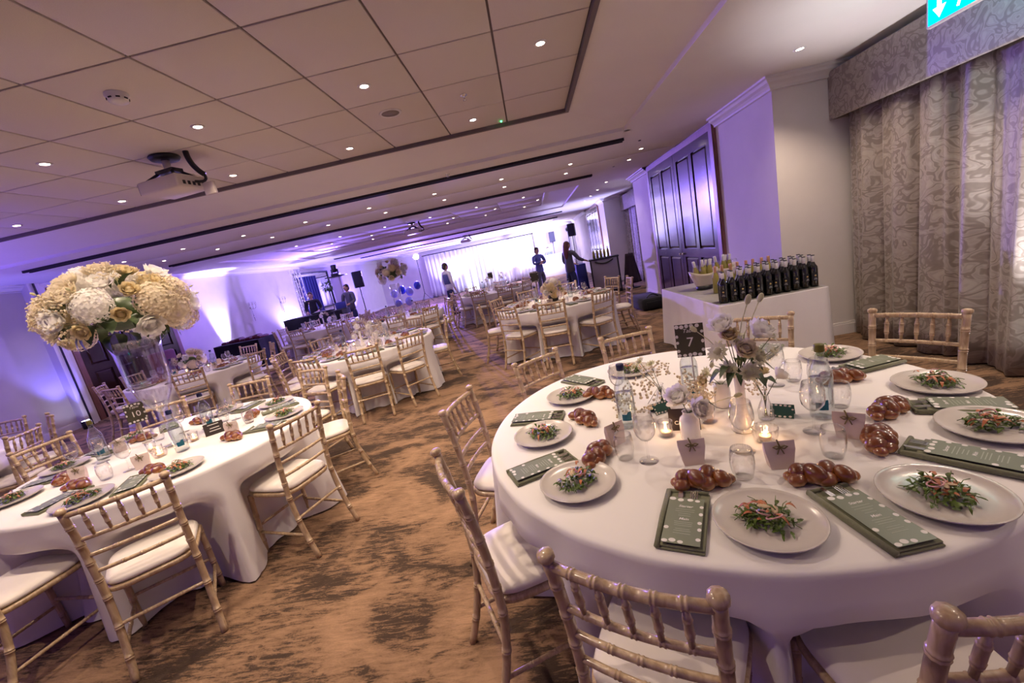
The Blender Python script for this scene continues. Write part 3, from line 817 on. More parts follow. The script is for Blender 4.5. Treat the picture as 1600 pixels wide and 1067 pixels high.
# ------------------------------------------------------------------ flowers
def petal(mb, base, out, up, L, w, cup, n=3):
    side = out.cross(up).normalized(); vs = []
    for i in range(n + 1):
        t = i / n
        for j in range(3):
            s = (j - 1); ww = w * math.sin(pi * (.18 + .72 * t)) 
            vs.append(base + out * (L * (math.sin(t * cup) / max(cup, .01) if cup > .01 else t)) + up * (L * (1 - math.cos(t * cup)) / max(cup, .01)) + side * (s * ww) - out * (abs(s) * .0) + up * (abs(s) * ww * .35))
    mb.add(vs, [(i * 3 + j, i * 3 + j + 1, i * 3 + j + 4, i * 3 + j + 3) for i in range(n) for j in range(2)])
def rose_mesh(seed, mname, R0=.05):
    rr = random.Random(seed); mb = MB(); mb.ell((0, 0, R0 * .35), (R0 * .42, R0 * .42, R0 * .5), None, 10, 7)
    for k, (np_, r, tilt, L) in enumerate(((4, .22, 1.35, .75), (5, .30, 1.15, .85), (6, .38, .95, .95), (7, .45, .7, 1.0), (8, .48, .40, .95))):
        for i in range(np_):
            a = 2 * pi * (i + .5 * (k % 2)) / np_ + rr.uniform(-.15, .15); d = Vector((math.cos(a), math.sin(a), 0))
            tl = tilt + rr.uniform(-.12, .12)
            out = (d * math.cos(tl) + Vector((0, 0, math.sin(tl)))).normalized(); up = (Vector((0, 0, math.cos(tl))) - d * math.sin(tl)).normalized()
            petal(mb, d * (R0 * r * .6) + Vector((0, 0, R0 * .05)), out, up, R0 * L, R0 * .38, .7)
    return mb.mesh('bloom', M[mname])
def hydrangea_mesh(seed, mname, R0=.078, n=130):
    rr = random.Random(seed); mb = MB(); mb.ell((0, 0, R0 * .3), (R0 * .82, R0 * .82, R0 * .62), None, 14, 9)
    for k in range(n):
        z = 1 - 1.7 * (k + .5) / n; a = k * 2.39996; r = math.sqrt(max(0, 1 - z * z)); nrm = Vector((r * math.cos(a), r * math.sin(a), z))
        c = Vector((nrm.x * R0, nrm.y * R0, R0 * .3 + nrm.z * R0 * .88)) * rr.uniform(.95, 1.05)
        u = nrm.orthogonal().normalized(); w = nrm.cross(u); s = R0 * .165
        for q in range(4):
            b = q * pi / 2 + rr.uniform(-.2, .2); d = u * math.cos(b) + w * math.sin(b); sd = nrm.cross(d)
            t = nrm * (s * rr.uniform(.1, .45))
            mb.add([c, c + d * s * .6 + sd * s * .5 + t * .5, c + d * s * 1.15 + t, c + d * s * .6 - sd * s * .5 + t * .5], [(0, 1, 2, 3)])
    return mb.mesh('bloom', M[mname])
def gyps_mesh(seed, n=70, H=.16, W=.09):
    rr = random.Random(seed); mb = MB()
    for k in range(n):
        a = rr.uniform(0, 2 * pi); r = W * math.sqrt(rr.random()); z = H * rr.uniform(.62, 1.05)
        p = Vector((r * math.cos(a), r * math.sin(a), z)); s = rr.uniform(.0055, .009)
        mb.ell(p, (s, s, s * .8), None, 5, 4)
    return mb.mesh('gypsophila_heads', M['petal'])
def gyps_stem_mesh(seed, n=18, H=.16, W=.09):
    rr = random.Random(seed); mb = MB()
    for k in range(n):
        a = rr.uniform(0, 2 * pi); r = W * math.sqrt(rr.random()); p = Vector((r * math.cos(a), r * math.sin(a), H * rr.uniform(.7, 1.0)))
        mb.tube([(0, 0, 0), (p.x * .25, p.y * .25, p.z * .5), p], [.0013, .001, .0007], 4, False)
    return mb.mesh('gypsophila_stems', M['stem'])
def leaf_mesh(L=.09, w=.03):
    mb = MB(); n = 6; vs = []
    for i in range(n + 1):
        t = i / n; ww = w * math.sin(pi * t) ** .75; z = .02 * math.sin(pi * t) - .035 * t * t
        vs += [(-ww, L * t, z + ww * .25), (0, L * t, z), (ww, L * t, z + ww * .25)]
    mb.add(vs, [(3 * i + j, 3 * i + j + 1, 3 * i + j + 4, 3 * i + j + 3) for i in range(n) for j in range(2)])
    return mb.mesh('leaf', M['leaf'])
def bud_mesh():
    mb = MB(); mb.tube([(0, 0, 0), (.004, 0, .05), (.002, .003, .10)], .0013, 5); mb.ell((.002, .003, .112), (.008, .008, .014), None, 8, 6)
    return mb.mesh('bud', M['petalg'])
def astrantia_mesh(seed):
    rr = random.Random(seed); mb = MB()
    for i in range(11):
        a = 2 * pi * i / 11; d = Vector((math.cos(a), math.sin(a), 0)); s = Vector((-d.y, d.x, 0))
        mb.add([d * .004, d * .013 + s * .0045 + Vector((0, 0, .003)), d * .021 + Vector((0, 0, .005)), d * .013 - s * .0045 + Vector((0, 0, .003))], [(0, 1, 2, 3)])
    mb.ell((0, 0, .004), (.008, .008, .006), None, 8, 5)
    return mb.mesh('bloom', M['petalg'])
FL = dict(rose1=rose_mesh(1, 'petal'), rose2=rose_mesh(2, 'petalw'), rose3=rose_mesh(3, 'petaly', .042), hyd1=hydrangea_mesh(4, 'petal'), hyd2=hydrangea_mesh(5, 'petaly'), hydw=hydrangea_mesh(6, 'petalw'),
          gyp=gyps_mesh(1), gyps=gyps_stem_mesh(1), leaf=leaf_mesh(), leafs=leaf_mesh(.05, .014), bud=bud_mesh(), astr=astrantia_mesh(2))
def aim(o, d, spin=0.0):
    q = Vector(d).normalized().to_track_quat('Z', 'Y'); o.rotation_mode = 'QUATERNION'; o.rotation_quaternion = q @ Euler((0, 0, spin)).to_quaternion()
def bouquet(label, loc, rx, rz, seed, counts=(8, 9, 6, 12, 22), sc=1.0, group=None, name='flower_centrepiece'):
    """a round arrangement: hydrangea, roses, cream blooms, gypsophila, leaves"""
    rr = random.Random(seed); o = thing(name, label, 'flowers', loc, 0, group); nh, nr, nc, ng, nl = counts
    def put(key, nm, d, f, s):
        p = Vector((d.x * rx, d.y * rx, d.z * rz)) * f; b = place(nm, FL[key], o, p); aim(b, Vector((d.x, d.y, d.z * rx / rz * .8 + .1)), rr.uniform(0, 6)); b.scale = (s, s, s); return b
    dirs = []; N = nh + nr + nc
    for k in range(N):
        z = 1 - 1.62 * (k + .5) / N; a = k * 2.39996 + seed; r = math.sqrt(max(0, 1 - z * z)); dirs.append(Vector((r * math.cos(a), r * math.sin(a), z)))
    rr.shuffle(dirs); i = 0
    for k in range(nh): put(('hyd1', 'hyd2', 'hydw')[k % 3], 'bloom', dirs[i], .78, sc * rr.uniform(1.0, 1.25)); i += 1
    for k in range(nr): put(('rose1', 'rose2')[k % 2], 'bloom', dirs[i], .86, sc * rr.uniform(1.2, 1.6)); i += 1
    for k in range(nc): put('rose3', 'bloom', dirs[i], .92, sc * rr.uniform(.9, 1.2)); i += 1
    for k in range(ng):
        z = rr.uniform(-.45, .95); a = rr.uniform(0, 6.28); r = math.sqrt(1 - z * z); d = Vector((r * math.cos(a), r * math.sin(a), z))
        g_ = min(1.0, sc) * rr.uniform(.75, 1.0); stuff(put('gyp', 'gypsophila', d, .70, g_)); stuff(put('gyps', 'gypsophila_stems', d, .70, g_))
    for k in range(nl):
        z = rr.uniform(-.9, .7); a = rr.uniform(0, 6.28); r = math.sqrt(1 - z * z); d = Vector((r * math.cos(a), r * math.sin(a), z))
        b = put('leaf', 'leaf', d, .66, sc * rr.uniform(.9, 1.4)); t = d.orthogonal(); b.rotation_quaternion = (d * .8 + t * rr.uniform(-.6, .6)).to_track_quat('Y', 'Z')
    for k in range(max(3, nl // 3)):
        a = rr.uniform(0, 6.28); z = rr.uniform(.0, .9); d = Vector((math.cos(a) * math.sqrt(1 - z * z), math.sin(a) * math.sqrt(1 - z * z), z)); put('bud', 'bud', d, .86, min(1, sc) * rr.uniform(.8, 1.15))
    MB().ell((0, 0, -.1 * rz), (rx * .42, rx * .42, rz * .42), None, 14, 10).build('foliage_core', M['leaf'], o)
    return o
# ------------------------------------------------------------------ tables and their chairs
def polar(c, a, r): return (c[0] + r * math.cos(R(a)), c[1] + r * math.sin(R(a)))
def seat(c, a, d, desc, k, anchor, grp, face=None):
    x, y = polar(c, a, d); f = (a + 90) if face is None else face
    x += .235 * -math.sin(R(f)); y += .235 * math.cos(R(f))
    return chair((x, y, 0), R(f), 'ivory bamboo-style chair at %s, %s clockwise from %s' % (desc, ORD[k], anchor), 'chair', grp)
TABLES = {
    7: dict(c=(.66, 1.87), r=1.0, d='table seven', anchor='the wine table', grp='chairs around table seven',
            ch=[(51.4, 1.20, 146), (17.5, 1.36, 125), (-86, 1.26, None), (-118.4, 1.24, None), (-155.6, 1.21, None), (166.4, 1.235, None), (129.5, 1.18, None), (94.6, 1.12, 192)]),
    10: dict(c=(-2.83, 2.74), r=.93, d='table ten', anchor='its far side', grp='chairs around table ten',
             ch=[(99.6, 1.20, None), (69, 1.30, None), (32.6, 1.22, None), (-14, 1.20, 72), (-56, 1.27, 130 - 90), (-97, 1.22, None), (-140, 1.24, None), (172, 1.28, None), (136, 1.18, None)]),
    3: dict(c=(-2.6, 5.9), r=.95, d='the aisle table', anchor='its far side', grp='chairs around the aisle table',
            ch=[(70, 1.2, None), (14, 1.2, None), (-41, 1.22, None), (-70, 1.25, None), (-104, 1.22, None), (-140, 1.22, None), (190, 1.24, None), (147, 1.24, None), (108, 1.2, None)]),
    4: dict(c=(.25, 6.8), r=.95, d='the low-bouquet table', anchor='its far side', grp='chairs around the low-bouquet table',
            ch=[(75, 1.2, None), (27, 1.2, None), (-1, 1.24, None), (-58, 1.2, None), (-95, 1.2, None), (-128, 1.2, None), (186, 1.22, None), (149, 1.18, None), (112, 1.2, None)]),
    5: dict(c=(-5.95, 6.6), r=.95, d='the table by the left doors', anchor='its far side', grp='chairs around the left-door table',
            ch=[(84, 1.24, None), (42, 1.22, None), (-6, 1.25, None), (-53, 1.2, None), (-104, 1.2, None), (-150, 1.24, None), (176, 1.24, None), (130, 1.22, None)]),
    6: dict(c=(-3.15, 9.4), r=.95, d='the second tall-bouquet table', anchor='its far side', grp='chairs around the second bouquet table',
            ch=[(80, 1.2, None), (35, 1.2, None), (-5, 1.2, None), (-42, 1.2, None), (-78, 1.2, None), (-120, 1.2, None), (200, 1.2, None), (150, 1.2, None), (115, 1.2, None)]),
    8: dict(c=(-1.15, 11.6), r=.98, d='the table before the stage', anchor='its far side', grp='chairs around the stage table',
            ch=[(85, 1.2, None), (40, 1.2, None), (2, 1.2, None), (-38, 1.2, None), (-72, 1.2, None), (-106, 1.2, None), (-142, 1.2, None), (180, 1.2, None), (130, 1.2, None)]),
    12: dict(c=(-5.7, 10.7), r=.95, d='the disc jockey\'s table', anchor='its far side', grp='chairs around the disc jockey table',
             ch=[(85, 1.2, None), (40, 1.2, None), (-8, 1.2, None), (-52, 1.2, None), (-96, 1.2, None), (-140, 1.2, None), (178, 1.2, None), (132, 1.2, None)]),
    11: dict(c=(-6.25, 3.15), r=.95, d='the table at the left edge', anchor='its far side', grp='chairs around the left-edge table',
             ch=[(96, 1.2, None), (57, 1.2, None), (18, 1.22, None)]),
}
NAMES = {7: 'table seven by the curtain', 10: 'table ten under the big bouquet', 3: 'the table by the aisle', 4: 'the table with the low cream bouquet', 5: 'the table by the panelled doors on the left',
         6: 'the table with the second tall bouquet', 8: 'the table in front of the stage drape', 12: 'the table in front of the disc jockey booth', 11: 'the table cut off at the left edge'}
for k, t in TABLES.items():
    table(NAMES[k], t['c'][0], t['c'][1], t['r'], [a for a, _, _ in t['ch']], seed=k)
    for i, (a, d, f) in enumerate(t['ch']): seat(t['c'], a, d, t['d'], i, t['anchor'], t['grp'], f)
ZTB = .7605
def on(c, a, r, dz=0.0):
    x, y = polar(c, a, r); return (x, y, ZTB + dz)

# ---- sign boards
def number_sign(num, label, loc, rz, s=1.0, h=.25):
    o = thing('table_number', label, 'sign', loc, rz); w, hh = .06 * s, .0775 * s
    MB().bevbox(-.03, .03, -.025, .025, 0, .008, .002).build('stand_foot', M['plug'], o)
    MB().tube([(0, 0, .006), (0, 0, h + hh)], .0035, 8).build('stand_rod', M['plug'], o)
    b = MB().box(-w, w, -.0075, -.0045, h, h + 2 * hh).build('board', M['olive'], o)
    d = MB(); dots(d, w, hh, 0, num or 3, .0088 * s, .0088 * s, 2.2); dm = d.build('dot_border', M['print'], o); dm.location = (0, -.0078, h + hh); dm.rotation_euler = (pi / 2, 0, 0)
    for t, z, sz, sh in ((('Table', .60, .026, .3), (str(num), -.12, .062, 0)) if num else ()):
        q = place('lettering', text_mesh(t, sz * s, M['print'], shear=sh), o, (0, -.0077, h + hh + z * hh)); q.rotation_euler = (pi / 2, 0, 0)
    return o
# ---- bottle vases with stems
def vase_mesh(kind):
    if kind == 'tall': return MB().lathe([(0, 0), (.036, 0), (.040, .006), (.034, .03), (.022, .06), (.0165, .10), (.0155, .16), (.0175, .215), (.020, .222), (.0175, .223), (.014, .21), (.013, .10), (0, .04)], 24).mesh('vase_body', M['white_glass'])
    if kind == 'jar': return MB().lathe([(0, 0), (.030, 0), (.033, .004), (.0335, .065), (.030, .078), (.020, .088), (.019, .10), (.021, .103), (.018, .103), (.017, .09), (.028, .07), (0, .01)], 24).mesh('vase_body', M['white_glass'])
    if kind == 'ribbed': return MB().lathe([(0, 0), (.028, 0), (.034, .004), (.036, .06), (.033, .09), (.026, .10), (.028, .115), (.025, .115), (.024, .10), (.031, .088), (0, .01)], 20).mesh('vase_body', M['white_glass'])
    return MB().lathe(shell([(.022, 0), (.030, .005), (.031, .04), (.020, .075), (.014, .09), (.014, .11), (.017, .114)], .0015), 22).mesh('vase_body', M['glass'])
VM = {k: vase_mesh(k) for k in ('tall', 'jar', 'ribbed', 'clear')}
VH = dict(tall=.215, jar=.098, ribbed=.11, clear=.10)
def vase(kind, label, loc, sprigs, group=None, rz=0.0):
    """sprigs: (flower key, tip x, tip y, tip z above the rim, scale)"""
    o = thing('bud_vase', label, 'vase', loc, rz, group); place('vase_body', VM[kind], o); h = VH[kind]
    st = MB()
    for (k, x, y, z, s) in sprigs:
        zb = .015 if kind == 'clear' else h - .05
        st.tube([(-x * .1, -y * .1, zb), (x * .12, y * .12, h), (x * .6, y * .6, h + z * .55), (x, y, h + z)], [.0017, .0016, .0014, .0011], 5)
    st.build('stems', M['stem'], o)
    for (k, x, y, z, s) in sprigs:
        nm = {'leafs': 'leaf', 'leaf': 'leaf', 'gyp': 'gypsophila', 'bud': 'bud'}.get(k, 'bloom')
        b = place(nm, FL[k], o, (x, y, h + z)); b.scale = (s, s, s)
        aim(b, (x * 1.3 + .001, y * 1.3 - .02, max(.03, z * .8)), rnd.uniform(0, 6))
        if k == 'gyp': stuff(b)
        if k in ('leaf', 'leafs'): b.rotation_quaternion = Vector((x + .001, y, z * .3 + .01)).normalized().to_track_quat('Y', 'Z')
    return o
def tent(label, loc, rz, lines, mname='brown', w=.062, h=.085):
    o = thing('tent_card', label, 'card', loc, rz); a = .035
    m = MB(); m.add([(-w, -a, 0), (w, -a, 0), (w, 0, h), (-w, 0, h), (w, a, 0), (-w, a, 0)], [(0, 1, 2, 3), (3, 2, 4, 5)], True)
    b = m.build('folded_board', M[mname], o); s = b.modifiers.new('t', 'SOLIDIFY'); s.thickness = .0015
    sl = math.atan2(h, a)
    for (t, x, u, sz) in lines:
        if t: q = place('lettering', text_mesh(t, sz, M['print'], bold=.0003), o)
        else: q = MB().box(-sz, sz, -.0022, .0022, 0, .0002).build('small_print', M['print'], o)
        q.location = (x, -a + u * a - .0018, u * h + .0006); q.rotation_euler = (sl, 0, 0)
    return o

# ------------------------------------------------------------------ table 7, laid out in full
T7 = TABLES[7]['c']
pl7 = [(1.479, 2.233), (1.535, 1.70), (1.385, 1.335), (.970, 1.053), (.512, 1.051), (.020, 1.387), (-.093, 1.833), (.083, 2.280), (.484, 2.548)]
for i, (x, y) in enumerate(pl7):
    w = '%s place clockwise from the wine table at table seven' % ORD[i]
    plate((x, y, ZTB), 0, 'round greige dinner plate, ' + w, 'plate', 'plates on table seven')
    salads[i % 3]((x, y, ZTB + .0127), R(i * 77 + 20), 'salad of rocket and salmon strips, ' + w, 'salad', 'salads on table seven')
np7 = [(45, .86), (10, .865), (-25, .865), (-52, .84), (-83.5, .855), (-115, .835), (-157, .835), (167, .80), (127, .81)]
for i, (a, r) in enumerate(np7):
    w = '%s place clockwise from the wine table at table seven' % ORD[i]; rz = R(a + 90)
    p = on(T7, a, r); napkin(p, rz, 'folded sage napkin, ' + w, 'napkin', 'napkins on table seven')
    q = on(T7, a, r + .022, .0168); menu((q[0], q[1], q[2] + .003), rz, 'green dotted menu card, ' + w, 'menu', 'menus on table seven')
    for pr, off, nm in ((fork, .018, 'fork'), (knife, -.022, 'knife')):
        ux, uy = -math.sin(rz), math.cos(rz); vx, vy = math.cos(rz), math.sin(rz)
        pr((p[0] + vx * off - ux * .03, p[1] + vy * off - uy * .03, ZTB + .0135), rz, 'steel %s under the menu, %s' % (nm, w), nm, 'cutlery on table seven')
lf7 = [(.424, 1.275, 82), (.119, 1.555, -28), (.115, 1.93, 25), (.245, 2.22, 60), (.755, 1.205, 76), (1.04, 1.35, -35), (1.225, 1.545, -60), (1.30, 1.90, 80)]
lfd = ['beyond the nearest chair\'s menu', 'beside the tumbler by the aisle chair', 'left of the navy-capped bottle', 'behind the navy-capped bottle', 'in front of the second favour box', 'end-on beside the empty tumbler', 'behind the end-on loaf', 'behind the green-capped bottle']
for i, (x, y, a) in enumerate(lf7):
    loaves[i % 3]((x, y, ZTB), R(a), 'glazed braided loaf on table seven, ' + lfd[i], 'bread', 'loaves on table seven')
for i, (x, y, a, d) in enumerate([(.446, 1.42, -6, 'behind the nearest braided loaf'), (.695, 1.315, -8, 'behind the loaf beside the central tumbler'), (1.0, 1.43, -38, 'behind the empty tumbler'), (.214, 1.66, 30, 'beside the navy-capped bottle')]):
    pouch((x, y, ZTB), R(a), 'cream paper favour box with ribbon bow, ' + d, 'favour box', 'favour boxes on table seven')
for i, (x, y, d) in enumerate([(.560, 1.285, 'between the two nearest loaves'), (.224, 1.523, 'beside the loaf near the aisle chair'), (.875, 1.325, 'beside the cream favour boxes'), (1.147, 1.996, 'behind the white flowers'), (1.13, 1.66, 'before the green-capped bottle')]):
    tumbler((x, y, ZTB), 0, 'empty stemless tumbler on table seven, ' + d, 'glass', 'tumblers on table seven')
for i, (x, y, d) in enumerate([(.302, 1.478, 'nearest the aisle'), (.640, 1.44, 'beside the ribbed candle'), (1.055, 1.977, 'behind the teal card'), (.925, 1.50, 'before the green-capped bottle'), (1.09, 1.72, 'beside the green-capped bottle'), (.33, 2.12, 'behind the navy-capped bottle')]):
    wineglass((x, y, ZTB), 0, 'empty stemmed wine glass on table seven, ' + d, 'glass', 'wine glasses on table seven')
bottle_blue((.300, 1.80, ZTB), R(-12), 'clear water bottle with navy cap on table seven', 'bottle')
bottle_green((1.02, 1.60, ZTB), R(-30), 'clear water bottle with olive-green cap on table seven', 'bottle')
bottle_blue((.655, 1.98, ZTB), R(-20), 'clear water bottle with teal label under the 7 card', 'bottle')
number_sign(7, 'olive dotted number card 7 on a stand, table seven', (.648, 1.90, ZTB), R(-19), 1.0, .245)
fr = random.Random(5); sp = [('rose2', -.045, -.02, .17, .95), ('rose2', .06, -.02, .13, 1.05), ('rose3', -.03, -.03, .14, .8), ('rose1', .0, -.05, .09, .8), ('bud', .012, 0, .12, 1.3), ('bud', .035, .01, .13, 1.2), ('bud', -.06, .0, .10, 1.1)]
for k in range(17):
    a_ = fr.uniform(0, 6.28); q_ = fr.uniform(.05, .14); sp.append(('astr', q_ * math.cos(a_), q_ * .6 * math.sin(a_) - .01, fr.uniform(.03, .13), fr.uniform(1.3, 1.8)))
for k in range(15):
    a_ = fr.uniform(0, 6.28); q_ = fr.uniform(.02, .06); sp.append(('leafs', q_ * math.cos(a_), q_ * math.sin(a_), fr.uniform(.0, .06), fr.uniform(.8, 1.15)))
v_ = vase('tall', 'tall white bottle vase of greenish-white flowers on table seven', (.715, 1.60, ZTB), sp); v_.scale = (1.12, 1.12, 1.12)
v_ = vase('jar', 'small white jar with a white carnation on table seven', (.507, 1.60, ZTB), [('rose2', -.02, 0, .05, 1.0), ('rose2', .02, -.02, .01, .95), ('bud', .055, -.01, .015, 1.0), ('leafs', .04, -.01, .02, .9), ('rose3', .045, 0, .035, .5)]); v_.scale = (1.15, 1.15, 1.15)
vase('ribbed', 'squat white ribbed vase of gypsophila on table seven', (.745, 1.845, ZTB), [('gyp', -.03, 0, -.05, .8), ('gyp', .03, 0, -.05, .8), ('gyp', -.06, -.02, -.06, .7), ('astr', -.06, 0, .06, 1.6), ('rose3', -.07, -.01, .03, .8), ('rose3', .05, -.01, .04, .7)])
vase('clear', 'clear bud vase with bare green stems and white bloom', (.835, 1.655, ZTB), [('rose2', .06, .01, .07, .75), ('rose3', .0, 0, .10, .6), ('leafs', .0, -.02, .06, 1.2), ('bud', -.03, 0, .07, 1.2), ('leafs', -.02, .01, .05, 1.2), ('astr', -.04, .01, .09, 1.5)])
vase('clear', 'clear bud vase with a spray of gypsophila', (.505, 1.965, ZTB), [('gyp', -.03, -.01, -.07, 1.0), ('gyp', .03, 0, -.07, 1.0), ('gyp', -.07, .0, -.08, .95), ('gyp', .0, .03, -.05, .9), ('astr', -.08, 0, .14, 1.5), ('astr', -.11, 0, .12, 1.3), ('astr', -.03, 0, .12, 1.3), ('gyp', .07, .01, -.09, .85)])
for i, (x, y, d) in enumerate([(.425, 1.655, 'beside the small white jar'), (.625, 1.72, 'behind the small white jar'), (.78, 1.95, 'behind the tall white vase')]):
    candle((x, y, ZTB), 0, 'lit tealight in a clear glass on table seven, ' + d, 'candle', 'tealights on table seven')
ribbed((.742, 1.49, ZTB), 0, 'lit tealight in a ribbed glass bowl on table seven', 'candle')
tent('dark brown tent card behind the small white jar, table seven', (.520, 1.705, ZTB), R(-17), [('CAT', -.018, .35, .022), ('N', -.004, .62, .016), ('', .045, .78, .006)])
tealcard((.905, 1.665, ZTB), R(-36), 'teal dotted folded card beside the green-capped bottle', 'card')
tealcard((.475, 1.90, ZTB), R(20), 'dotted folded card behind the navy-capped bottle', 'card')

# ------------------------------------------------------------------ table ten
T10 = TABLES[10]['c']
pl10 = [(-2.935, 3.42), (-2.42, 3.37), (-2.10, 2.97), (-2.315, 2.20), (-2.705, 1.99), (-3.40, 2.17), (-3.58, 2.62), (-3.53, 3.10)]
w10 = [99, 57, 19, -46, -80, -135, -170, 152]
for i, (x, y) in enumerate(pl10):
    w = '%s place clockwise from the far side of table ten' % ORD[i]; a = math.degrees(math.atan2(y - T10[1], x - T10[0])) if i < 99 else 0
    plate((x, y, ZTB), 0, 'greige dinner plate, ' + w, 'plate', 'plates on table ten')
    salads[(i + 1) % 3]((x, y, ZTB + .0127), R(i * 61), 'rocket salad, ' + w, 'salad', 'salads on table ten')
    na = a - 17; p = on(T10, na, .70); rz = R(na + 90)
    if i in (1, 2): p = on(T10, na, .72)
    napkin(p, rz, 'folded sage napkin, ' + w, 'napkin', 'napkins on table ten')
    menu((p[0] + math.sin(rz) * .022, p[1] - math.cos(rz) * .022, ZTB + .0202), rz, 'green menu card, ' + w, 'menu', 'menus on table ten')
for i, (x, y, a, d) in enumerate([(-2.50, 2.235, 70, 'beside the chair backed to the aisle'), (-2.98, 2.20, 80, 'at the near edge beside a tumbler'), (-3.28, 2.36, 40, 'touching the loaf by the near edge'), (-2.27, 2.62, 65, 'below the brown tent card'), (-2.46, 3.10, 20, 'near the aisle rim'), (-3.0, 3.20, 75, 'on the far side'), (-3.33, 3.0, 100, 'behind the number card')]):
    loaves[(i + 1) % 3]((x, y, ZTB), R(a), 'glazed braided loaf on table ten, ' + d, 'bread', 'loaves on table ten')
for i, (x, y, a, d) in enumerate([(-2.70, 2.36, 30, 'beside the ribbed candle'), (-3.33, 2.80, 50, 'beside the green-capped bottle'), (-2.36, 2.74, 10, 'below the tent card'), (-3.12, 2.33, 20, 'between two loaves')]):
    pouch((x, y, ZTB), R(a), 'cream paper favour box on table ten, ' + d, 'favour box', 'favour boxes on table ten')
for i, (x, y) in enumerate([(-2.865, 2.27), (-3.12, 2.92), (-2.72, 3.12), (-2.38, 2.95)]):
    tumbler((x, y, ZTB), 0, 'stemless tumbler on table ten, %s' % ('at the near edge', 'beside the green-capped bottle', 'behind the bottles', 'near the aisle rim')[i], 'glass', 'tumblers on table ten')
for i, (x, y) in enumerate([(-2.80, 2.36), (-3.40, 2.55), (-3.28, 2.62), (-2.55, 2.95), (-2.80, 3.02), (-2.62, 3.12), (-3.0, 3.02)]):
    wineglass((x, y, ZTB), 0, 'wine glass on table ten, %s' % ('at the near edge', 'at the window-wall end', 'before the green-capped bottle', 'beside the tent card', 'behind the bottles', 'at the far side', 'behind the tall vase')[i], 'glass', 'wine glasses on table ten')
bottle_blue((-2.60, 2.56, ZTB), R(45), 'water bottle with teal label beside the ribbed candle, table ten', 'bottle')
bottle_blue((-2.72, 2.97, ZTB), R(45), 'water bottle behind the brown tent card, table ten', 'bottle')
bottle_green((-3.36, 2.70, ZTB), R(45), 'water bottle with olive cap, table ten', 'bottle')
number_sign(10, 'olive dotted number card 10 on a stand, table ten', (-3.24, 2.93, ZTB), R(47), 1.0, .17)
tent('dark brown tent card with white print, table ten', (-2.58, 2.84, ZTB), R(40), [('', .0, .84, .035), ('', .005, .55, .03), ('', .005, .33, .036)])
ribbed((-2.73, 2.52, ZTB), 0, 'lit tealight in a ribbed glass bowl on table ten', 'candle')
for i, (x, y, d) in enumerate([(-2.665, 2.74, 'before the brown tent card'), (-2.95, 2.68, 'beside the tall vase'), (-2.80, 2.58, 'before the tall vase')]):
    candle((x, y, ZTB), 0, 'lit tealight in a clear glass on table ten, ' + d, 'candle', 'tealights on table ten')
def tall_vase(label, x, y, top):
    o = thing('trumpet_vase', label, 'vase', (x, y, ZTB)); h = top - ZTB
    MB().lathe([(0, 0), (.085, 0), (.085, .004), (.02, .012), (.011, .03), (.011, .26), (0, .262)], 28).build('foot_and_stem', M['glass'], o)
    MB().lathe(shell([(.012, .26), (.05, .30), (.10, .40), (.125, .50), (.135, h - .08), (.15, h)], .003), 32).build('trumpet_bowl', M['glass'], o)
    MB().lathe([(0, .275), (.03, .29), (.062, .325), (.062, .328), (0, .328)], 24).build('water', M['water'], o)
    return o
tall_vase('tall clear trumpet vase under the big bouquet on table ten', T10[0], T10[1], 1.56)
bouquet('big ivory bouquet of roses and hydrangea above table ten', (T10[0], T10[1], 1.78), .40, .27, 5, (13, 16, 12, 15, 48), 1.22)

# ------------------------------------------------------------------ the other tables
def lay(k, detail):
    t = TABLES[k]; c = t['c']; d = t['d']; r = t['r']; rr = random.Random(k)
    for i, (a, _, _) in enumerate(t['ch']):
        p = on(c, a, r - .17); w = 'on ' + d; u = '%s, %s clockwise from its far side' % (w, ORD[i])
        plate(p, 0, 'greige dinner plate ' + u, 'plate', 'plates ' + w)
        salad_far((p[0], p[1], p[2] + .0127), R(rr.uniform(0, 360)), 'green salad ' + u, 'salad', 'salads ' + w)
        q = on(c, a + rr.uniform(-6, 6), r - .38)
        loaves[i % 3](q, R(a + rr.uniform(20, 150)), 'braided loaf ' + u, 'bread', 'loaves ' + w)
        if detail > 0:
            q = on(c, a - 17, r - .17); napkin(q, R(a - 17 + 90), 'folded sage napkin ' + u, 'napkin', 'napkins ' + w)
            menu((q[0], q[1], q[2] + .0197), R(a - 17 + 90), 'green menu card ' + u, 'menu', 'menus ' + w)
        q = on(c, a + 13, r - .42); wineglass(q, 0, 'stemmed wine glass ' + u, 'glass', 'wine glasses ' + w)
        q = on(c, a + 20, r - .36); tumbler(q, 0, 'stemless tumbler ' + u, 'glass', 'tumblers ' + w)
        if i % 2 == 0:
            q = on(c, a - 6, r - .50); pouch(q, R(a + 90), 'cream favour box ' + u, 'favour box', 'favour boxes ' + w)
    for j, a in enumerate((20, 200)): bottle_blue(on(c, a, .30), R(rr.uniform(0, 360)), 'clear water bottle on the %s side of %s' % (('far', 'near')[j], d), 'bottle', 'water bottles ' + w)
    for j, a in enumerate((80, 160, 300)):
        if detail > 0: candle(on(c, a, .25), 0, 'lit tealight on the %s of %s' % (('far side', 'left side', 'near side')[j], d), 'candle', 'tealights ' + w)
lay(3, 1); lay(4, 1); lay(5, 1); lay(6, 0); lay(8, 0); lay(12, 0)
